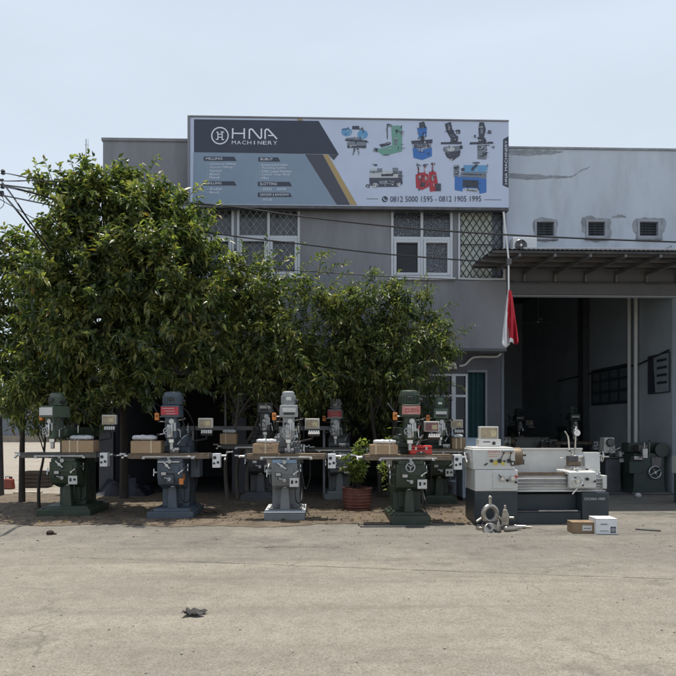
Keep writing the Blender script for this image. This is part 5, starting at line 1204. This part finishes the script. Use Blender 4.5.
# bright shrub behind the dark green mill
sh = gnd(391, 505)
shr = thing('shrub', 'bright green shrub showing above the box on the dark green machine', 'shrub', (sh.x, 12.0, 0))
g = MB(); P, D = [], []
for k in range(26):
    a = random.uniform(0, 6.28); q = random.uniform(.1, 1) * .42; z1 = random.uniform(.9, 1.62)
    pts = smoothpts([(.05 * math.cos(a), .05 * math.sin(a), 0), (q * .6 * math.cos(a), q * .6 * math.sin(a), z1 * .55), (q * math.cos(a), q * math.sin(a), z1)], 6); g.tube(pts, .009, m_bark, 5, .003)
    for j in range(24):
        i = random.randint(5, len(pts) - 1); dd = Vector((random.gauss(0, 1), random.gauss(0, 1), random.gauss(.3, .6))).normalized(); P.append(tuple(pts[i] + dd * .02)); D.append(tuple(dd))
g.build('stem', shr); leaf_cloud(np.array(P), np.array(D), .11, .045, lf_pot, 'foliage', shr, .3)

# ------------------------------------------------------------------ trees
T1 = at(124, 400, 14.0)
tree('mango_tree', 'big dense broad-leaved tree on the left covering the office corner', 'tree', T1, 12.3,
     [(118, 232, 72, 62), (78, 200, 38, 38), (90, 300, 72, 78), (158, 290, 64, 85, -.2), (148, 362, 78, 38, -.1), (180, 246, 42, 52), (110, 188, 52, 26), (160, 206, 34, 30), (58, 190, 18, 14), (198, 300, 26, 50), (205, 352, 22, 46), (60, 250, 34, 40), (88, 392, 30, 24, .9), (70, 380, 26, 26, .5), (80, 345, 38, 32, .7), (60, 300, 30, 34, .6)],
     4300, 13, .150, .058, lf_mango, m_bark, .10, .24, .8, limb_n=26, clump_r=.13, wild=120, shoots=[(150, 170, 160, 156), (190, 195, 205, 182), (205, 212, 222, 204), (52, 180, 44, 160), (75, 175, 70, 158)])
T0 = at(22, 400, 13.5)
tree('mango_tree', 'smaller bushy tree at the left edge under the power cables', 'tree', T0, 13.2,
     [(14, 280, 32, 48), (36, 320, 40, 60), (8, 345, 30, 55), (30, 262, 14, 30), (16, 242, 12, 12), (25, 380, 45, 30), (22, 402, 20, 20), (6, 405, 14, 22)], 950, 11, .150, .060, lf_mango, m_bark, .07, .30, .8, limb_n=10, clump_r=.13, wild=30, shoots=[(14, 245, 18, 228), (25, 255, 34, 238)])
Ts = at(39, 400, 12.4)
tree('young_tree', 'slender young tree with thin straight trunk left of the green mill', 'tree', Ts, 12.2,
     [(42, 392, 32, 26), (62, 408, 22, 26), (22, 388, 26, 26), (85, 402, 18, 22), (12, 405, 14, 20), (30, 412, 16, 14)], 420, 10, .145, .046, lf_mid, m_bark, .035, .4, .9, limb_n=8, clump_r=.13)
T2 = at(238, 400, 14.0)
tree('leafy_tree', 'bushy tree with yellow-green shoots below the left office window', 'tree', T2, 13.0,
     [(270, 300, 40, 45), (250, 340, 40, 60), (300, 345, 48, 62), (318, 290, 30, 22), (240, 285, 24, 30), (285, 375, 52, 26, .5), (226, 330, 20, 60, .4), (340, 300, 26, 18), (240, 262, 14, 10), (300, 402, 30, 24, 1.1), (232, 395, 20, 22, 1.0), (268, 405, 26, 22, 1.15), (318, 412, 18, 18, 1.2)],
     2000, 11, .135, .045, lf_mid, m_palebark, .05, .20, .6, trunks=3, limb_n=24, clump_r=.13, wild=40, shoots=[(258, 278, 268, 236), (264, 275, 278, 250), (285, 280, 303, 243), (298, 268, 333, 251), (312, 276, 350, 262), (248, 272, 242, 246), (272, 280, 290, 256), (330, 285, 352, 272), (318, 280, 322, 252)])
T3 = at(385, 400, 14.0)
tree('leafy_tree', 'dense fine-leaved tree right of centre reaching below the right office window', 'tree', T3, 13.1,
     [(368, 325, 50, 42), (400, 300, 40, 22), (400, 355, 50, 48), (362, 372, 40, 36, .4), (425, 335, 32, 28), (445, 345, 18, 18), (412, 385, 38, 24, .5), (420, 290, 22, 10), (350, 335, 36, 40), (440, 320, 18, 10), (385, 280, 22, 10), (372, 408, 44, 30, 1.05), (425, 408, 28, 30, 1.1), (340, 400, 20, 26, 1.0)],
     2500, 13, .120, .032, lf_fine, m_bark, .06, .26, .6, trunks=2, limb_n=22, clump_r=.13, wild=55, shoots=[(390, 290, 398, 270), (410, 295, 425, 277), (365, 300, 358, 282), (435, 315, 455, 303), (445, 335, 466, 330)])

# ------------------------------------------------------------------ utility pole and cables
pb0 = gnd(-.5, 497)
pole = thing('utility_pole', 'dark leaning utility pole at the left edge of the street', 'utility pole', pb0)
ptop = at(-8, 150, pb0.y) - pb0
g = MB(); g.cyl((0, 0, 0), ptop, .10, m_darksteel, r1=.07, n=14); g.build('post', pole)
g = MB(); q = at(-2, 180, pb0.y) - pb0; g.cyl(q + Vector((-.5, 0, 0)), q + Vector((.12, 0, 0)), .03, m_darksteel, n=8); q2 = at(-3, 192, pb0.y) - pb0; g.cyl(q2 + Vector((-.4, 0, 0)), q2 + Vector((.14, 0, 0)), .03, m_darksteel, n=8); g.build('crossarm', pole)
g = MB(); 
for px, py in ((3, 172), (2.5, 186), (2, 194)):
    q = at(px, py, pb0.y - .05) - pb0; g.turned(q, [(.02, -.06), (.05, -.04), (.03, -.01), (.05, .01), (.03, .05)], m_black, n=10); 
g.build('insulator', pole)
def cable(label, pts, r=.014, grp='overhead cables'):
    g = MB(); g.tube(smoothpts([at(*p) for p in pts], 8), r, m_cable, 6); return tag(g.build('overhead_cable'), label, 'cable', grp)
Yp = pb0.y
cable('upper long black cable crossing the windows above the canopy', [(-4, 184, Yp), (60, 192, 12.0), (110, 197, 12.4), (225, 206, 12.4), (310, 217.5, 12.3), (420, 229, 12.3), (560, 237.5, 12.3), (760, 245, 12.2)], .017)
cable('long cable crossing below the upper one, ending at the canopy', [(-4, 194, Yp), (60, 207, 12.0), (110, 217, 12.5), (225, 235, 12.4), (300, 244, 12.3), (370, 252.5, 12.3), (440, 258.5, 12.4), (508, 263, 12.6)], .015)
cable('thin cable sagging lowest across the facade under the right window', [(-4, 197, Yp), (60, 232, 12.0), (110, 247, 12.5), (240, 265, 12.6), (340, 273.5, 12.7), (445, 279, 12.7), (508, 281, 12.66)], .009)
cable('steep cable from the pole down into the big tree, upper of the pair', [(2, 182, Yp), (14, 198, 10.4), (30, 222, 10.9), (60, 262, 11.9)], .014, 'cables from the pole into the tree')
cable('steep cable from the pole down into the big tree, lower of the pair', [(2, 193, Yp), (14, 207, 10.4), (30, 227, 10.9), (60, 266, 11.9)], .016, 'cables from the pole into the tree')
cable('short thin cable running level from the pole top into the leaves', [(3, 173, Yp), (15, 175, 10.4), (40, 181, 11.6), (70, 190, 12.2)], .010, 'cables from the pole into the tree')
cable('nearly level cable just above the thick one at the pole', [(2.5, 181, Yp), (15, 181, 10.4), (40, 180.5, 11.4), (70, 182, 12.2)], .010, 'cables from the pole into the tree')
cable('thick black cable sloping gently from the pole into the leaves', [(2.5, 186.5, Yp), (15, 188.5, 10.4), (40, 195, 11.4), (70, 205, 12.2)], .018, 'cables from the pole into the tree')
cable('looped loose wire end hanging at the pole', [(2, 196, Yp), (4, 201, Yp - .05), (3, 206, Yp - .08), (-2, 210, Yp)], .007, 'cables from the pole into the tree')

# ------------------------------------------------------------------ yard clutter
g0 = gnd(9, 489)
jc = thing('jerrycan', 'small dirty red jerrycan on the ground at the left edge', 'jerrycan', g0)
g = MB(); g.box((0, 0, .13), (.26, .18, .26), M('dull_red', (.25, .05, .03), .6, var=.2, dirt=(.12, .07, .05), damt=.6), top=(.8, .85)); g.build('body', jc, .03)
g = MB(); g.cyl((.05, 0, .26), (.05, 0, .31), .03, m_black); g.tube([(-.08, 0, .255), (-.08, 0, .31), (.01, 0, .31), (.01, 0, .255)], .012, m_black, 6); g.build('cap', jc)
cr = gnd(38, 487)
ct = thing('wooden_crate', 'long dark brown slatted crate under the left end of the green machine table', 'crate', cr, .05); ct.scale = (1.45, 1.3, .95)
g = MB()
for k in range(4): g.bb(-.24, .24, -.2, -.18, .05 + k * .10, .13 + k * .10, m_wood); g.bb(-.24, .24, .18, .2, .05 + k * .10, .13 + k * .10, m_wood)
for k in range(4): g.bb(-.242, -.225, -.178, .178, .05 + k * .10, .13 + k * .10, m_wood); g.bb(.225, .242, -.178, .178, .05 + k * .10, .13 + k * .10, m_wood)
g.build('slats', ct, .004)
for sx in (-.21, .21):
    g = MB(); g.bb(sx - .02, sx + .02, -.175, -.14, 0, .46, m_wood); g.build('corner_post', ct)
g = MB(); g.bb(-.22, .22, -.17, .17, .02, .045, m_wood); g.build('bottom', ct)
bd = gnd(28, 493); o = MB(); o.box((0, 0, .02), (.62, .16, .03), M('pale_board', (.38, .34, .28), .8, var=.2), rot=(.05, 0, .06)); o = o.build('plank', None, .004); o.location = bd; tag(o, 'pale loose plank on the soil in front of the wooden crate', 'plank')
# tarpaulin heap between the first two mills
tp = gnd(122, 497); nx, ny = 26, 16; vs_ = []
for i in range(nx + 1):
    for j in range(ny + 1):
        u, v = i / nx * 2 - 1, j / ny * 2 - 1; h = max(0, 1 - u * u) ** .7 * max(0, 1 - v * v) ** .7
        vs_.append((u * .62 + random.uniform(-.02, .02), v * .42, h * (.34 + .10 * math.sin(u * 7 + v * 4) + .06 * math.sin(v * 11 - u * 3) + random.uniform(-.03, .03))))
g = MB(); g.add(vs_, [(i * (ny + 1) + j, (i + 1) * (ny + 1) + j, (i + 1) * (ny + 1) + j + 1, i * (ny + 1) + j + 1) for i in range(nx) for j in range(ny)], M('navy_tarpaulin', (.012, .014, .026), .55, var=.3, scale=4))
o = g.build('tarpaulin_heap', ang=50); o.location = (tp.x, tp.y + .2, .015); tag(o, 'crumpled dark navy tarpaulin heap between the first two machines', 'tarpaulin')
# steel rail behind second row
rl = thing('steel_rail', 'long grey steel rail on posts behind the second row of machines', 'rail', (0, 13.9, 0))
a, b = at(186, 428, 13.9), at(330, 428.5, 13.9)
g = MB(); g.bb(a.x, b.x, -.02, .02, a.z - .05, a.z + .04, m_frame_steel); g.build('beam', rl, .005)
for px in (193, 324):
    xx = at(px, 428, 13.9).x; g = MB(); g.bb(xx - .025, xx + .025, -.02, .02, 0, a.z - .052, m_frame_steel); g.build('post', rl, .004)
g = MB(); xx = at(225.5, 428, 13.9).x; g.cyl((xx, 0, a.z + .041), (xx, 0, at(225.5, 391, 13.9).z), .025, m_frame_steel, n=10); g.build('mast', rl)
# pale tub under second row green mill
tb = gnd(456, 495); o = MB(); o.turned((0, 0, 0), [(.15, 0), (.19, .27), (.205, .28), (.205, .30), (.185, .30), (.14, .03)], M('grey_plastic', (.30, .32, .36), .5, var=.1), n=22); o = o.build('plastic_tub'); o.location = (tb.x, tb.y, .02); tag(o, 'pale grey plastic tub on the ground under the second row green machine', 'tub')
# debris on road
dr = gnd(195, 616); g = MB(); vs_ = []; nx, ny = 14, 9
for i in range(nx + 1):
    for j in range(ny + 1):
        u, v = i / nx * 2 - 1, j / ny * 2 - 1
        wv = (.06 - .012 * u) * (1 + .2 * math.sin(u * 4)); cut = .018 * max(0, u - .3) * (1 if v > 0 else -1)
        vs_.append((u * .085 + .01 * v, v * wv + cut, .010 + .030 * abs(math.sin(u * 3.1 + v * 2.5)) * (1 - .4 * u) + random.uniform(0, .006)))
m_rag = M('dark_rag', (.045, .043, .042), .85, var=.35, scale=20)
g.add(vs_, [(i * (ny + 1) + j, (i + 1) * (ny + 1) + j, (i + 1) * (ny + 1) + j + 1, i * (ny + 1) + j + 1) for i in range(nx) for j in range(ny) if not (i > 9 and j == 4)], m_rag)
o = g.build('rag', ang=50); o.location = (dr.x, dr.y, .009); mo = o.modifiers.new('thick', 'SOLIDIFY'); mo.thickness = .006; tag(o, 'crumpled dark grey rag lying alone on the sunlit road', 'rag')
hk = gnd(50, 535); g = MB(); g.turned((0, 0, 0), [(.02, 0), (.075, .012), (.09, .05), (.07, .085), (.03, .10)], M('dark_husk', (.035, .025, .02), .9, var=.3, bump=.6), n=14); g.cyl((.06, 0, .02), (.15, .01, .015), .03, MATS['dark_husk'], r1=.012); o = g.build('coconut_husk', ang=60); o.scale = (.62, .62, .62); o.location = (hk.x, hk.y, .006); tag(o, 'dark round coconut husk on the road in front of the leftmost machine', 'husk')
st = gnd(638, 497.5); g = MB(); g.ball((0, 0, .05), .07, M('white_stone', (.5, .5, .5), .8), 8, .8); o = g.build('stone', smooth=False); o.location = st; tag(o, 'small white stone on the shaded floor of the warehouse bay', 'stone')
for (px, py, L_, a, lab) in ((140, 523, .9, .02, 'dark flat bar on the ground in front of the blue grey machine'), (392, 527.5, 1.0, -.01, 'long thin dark strip on the ground under the dark green machine'), (648, 531, .35, -.5, 'short dark stick on the pavement right of the white carton')):
    c = gnd(px, py); g = MB(); g.box((0, 0, .010), (L_, .04, .016), m_darksteel); o = g.build('ground_strip', None, .004); o.location = c + Vector((0, 0, .008)); o.rotation_euler = (0, 0, a); tag(o, lab, 'bar')  # thin dark strips; the middle one is a dark line along the machine foot

# ------------------------------------------------------------------ machines inside the bay
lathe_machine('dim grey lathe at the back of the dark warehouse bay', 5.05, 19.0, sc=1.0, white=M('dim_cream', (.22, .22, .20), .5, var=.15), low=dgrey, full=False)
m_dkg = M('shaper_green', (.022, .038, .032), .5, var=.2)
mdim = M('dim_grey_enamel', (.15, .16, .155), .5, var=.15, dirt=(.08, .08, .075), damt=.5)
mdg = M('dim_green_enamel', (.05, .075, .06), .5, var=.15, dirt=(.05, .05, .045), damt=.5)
GB = 'milling machines stored inside the bay'
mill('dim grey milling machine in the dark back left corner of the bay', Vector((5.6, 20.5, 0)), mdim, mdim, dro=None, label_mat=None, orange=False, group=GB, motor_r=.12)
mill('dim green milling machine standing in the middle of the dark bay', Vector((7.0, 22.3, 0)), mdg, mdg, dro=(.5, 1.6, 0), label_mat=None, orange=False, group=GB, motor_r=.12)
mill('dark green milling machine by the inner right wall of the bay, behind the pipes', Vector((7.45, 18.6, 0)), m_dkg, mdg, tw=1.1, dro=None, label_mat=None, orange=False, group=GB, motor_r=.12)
# cream universal grinder head
gp = gnd(615, 492)
gr = thing('tool_grinder', 'cream tool grinder just inside the bay behind the lathe tailstock', 'grinder', (gp.x, gp.y + .2, 0))
g = MB(); g.box((0, .1, .4), (.40, .45, .8), dgrey, top=(.85, .85)); g.build('pedestal', gr, .015)
g = MB(); g.bb(-.24, .26, -.15, .3, .802, .84, m_darksteel); g.build('table', gr, .005)
g = MB(); g.box((-.08, .05, 1.11), (.30, .3, .38), m_cream, top=(.8, .9)); g.cyl((-.08, -.1, 1.18), (-.08, -.19, 1.18), .10, m_darksteel, n=18); g.box((.0, .05, .88), (.16, .16, .08), m_darksteel); g.build('head', gr, .02)
g = MB(); g.bb(.16, .34, -.1, .1, .70, .96, m_cream); g.cyl((.25, -.101, .86), (.25, -.13, .86), .04, m_black); g.build('control_box', gr, .012)
g = MB(); g.cyl((.1, .0, 1.0), (.2, -.05, 1.05), .03, m_steel); ringwheel(g, (-.1, -.22, .99), .07, m_steel, 'Y', 3, .01); g.build('handwheel', gr)
# dark green shaper
sp_ = gnd(654, 488)
sh_ = thing('shaping_machine', 'dark green shaping machine by the right wall of the bay', 'shaping machine', (14.95 * (.0314 + .4839), 14.9, 0))
g = MB(); g.prism([(-.40, 0), (.42, 0), (.38, .2), (.36, .95), (-.34, .95), (-.36, .2)], 'Y', .0, .7, m_dkg); g.build('body', sh_, .02)
g = MB(); g.bb(-.42, .45, .15, .5, .955, 1.18, m_dkg); g.build('ram', sh_, .015)
g = MB(); g.box((-.30, .1, .62), (.34, .22, .3), m_dkg); g.bb(-.46, -.14, -.05, .2, .775, .80, m_darksteel); g.build('table', sh_, .01)
g = MB(); ringwheel(g, (.12, -.04, .5), .14, m_steel, 'Y', 4, .014); g.build('handwheel', sh_)
g = MB(); g.bb(.05, .28, -.02, -.002, .62, .85, m_darksteel); g.build('cover', sh_, .006)
g = MB(); g.bb(-.30, -.10, -.12, .14, .98, 1.14, m_darksteel); g.box((-.2, -.17, .95), (.12, .10, .22), m_steel); g.cyl((-.2, -.17, 1.06), (-.2, -.17, 1.2), .015, m_steel); g.build('tool_head', sh_, .008)
g = MB(); g.turned((.30, -.03, 1.02), [(.17, 0), (.17, .10)], m_dkg, 'Y', 22); g.build('belt_guard', sh_, .006)
g = MB(); g.box((-.30, -.02, .84), (.2, .16, .08), m_steel); g.cyl((-.30, -.10, .84), (-.30, -.18, .84), .012, m_steel); g.build('vise', sh_, .004)
g = MB(); g.cyl((.0, -.01, .9), (-.02, -.06, 1.22), .012, m_steel, n=6); g.ball((-.02, -.06, 1.23), .025, m_black, 8); g.build('lever', sh_)
g = MB(); g.bb(-.46, .48, -.12, .78, .0, .045, m_darksteel); g.build('plinth', sh_, .006)
wb = gnd(677, 512)
wt = thing('white_cabinet', 'white boxed machine on a dark pedestal right of the dark green shaping machine', 'cabinet', (at(672.5, 500, 12.9).x + .47, 12.9, 0))
g = MB(); g.bb(-.27, .3, 0, .4, .60, .96, m_offwhite); g.build('body', wt, .015)
g = MB(); g.bb(-.24, .27, .03, .37, 0, .598, dgrey); g.build('pedestal', wt, .01)
g = MB(); g.bb(-.2, .1, -.012, -.001, .68, .86, m_black); g.build('panel', wt, .003)

# ------------------------------------------------------------------ far side street at the left
fw = thing('corrugated_fence', 'tall blue grey corrugated sheet fence far behind at the left', 'fence', (-30, 62, 0))
g = MB(); n = 160; vs_ = []
for k in range(n + 1):
    xx = -26 + 46 * k / n; vs_ += [(xx, .08 * (k % 2), .6), (xx, .08 * (k % 2), 5.2)]
g.add(vs_, [(2 * k, 2 * k + 2, 2 * k + 3, 2 * k + 1) for k in range(n)], M('blue_grey_sheet', (.16, .18, .21), .5, .3, var=.2, scale=.7, stretch=(1, 1, .2))); g.build('sheet', fw, smooth=False)
g = MB(); g.bb(-26, 20, -.15, .3, 0, .62, M('low_wall', (.27, .23, .18), .9, var=.25, scale=1)); g.build('low_wall', fw)
for px, Y, h in ((2, 60, 3.0), (22, 58, 2.6), (34, 61, 3.2)): pass

# ------------------------------------------------------------------ litter
def litter():
    n = 1100
    x = rng.uniform(-8, 4.4, n); y = 10.45 + rng.beta(1.0, 2.2, n) * 4.0
    pos = np.stack([x, y, np.full(n, .045) + rng.uniform(0, .015, n)], 1)
    a = rng.uniform(0, 6.283, n); dirs = np.stack([np.cos(a), np.sin(a), rng.uniform(-.05, .25, n)], 1); dirs /= np.linalg.norm(dirs, axis=1, keepdims=True)
    o = leaf_cloud(pos, dirs, .075, .030, lf_dry, 'leaf_litter', None, .05); tag(o, 'dry brown leaves scattered over the soil strip', 'litter', None, 'stuff')
    g = MB(); mp_ = M('pebble', (.28, .25, .21), .9, var=.4, scale=2)
    for k in range(560):
        yy = random.uniform(3.6, 10.6) if k < 260 else random.uniform(8.2, 10.7); xx = random.uniform(-.62, .62) * yy + .03 * yy; r = random.uniform(.003, .008) if k < 530 else random.uniform(.009, .018)
        v8 = [(xx + r * random.uniform(.6, 1.2) * sx, yy + r * random.uniform(.6, 1.2) * sy, .008 + (r * random.uniform(.5, 1.0) if sz else 0)) for sz in (0, 1) for sx, sy in ((-1, -1), (1, -1), (1, 1), (-1, 1))]
        g.add(v8, [(4, 5, 6, 7), (0, 1, 5, 4), (1, 2, 6, 5), (2, 3, 7, 6), (3, 0, 4, 7)], mp_)
    tag(g.build('gravel', smooth=False), 'loose grit and pebbles scattered on the road', 'gravel', None, 'stuff')
litter()
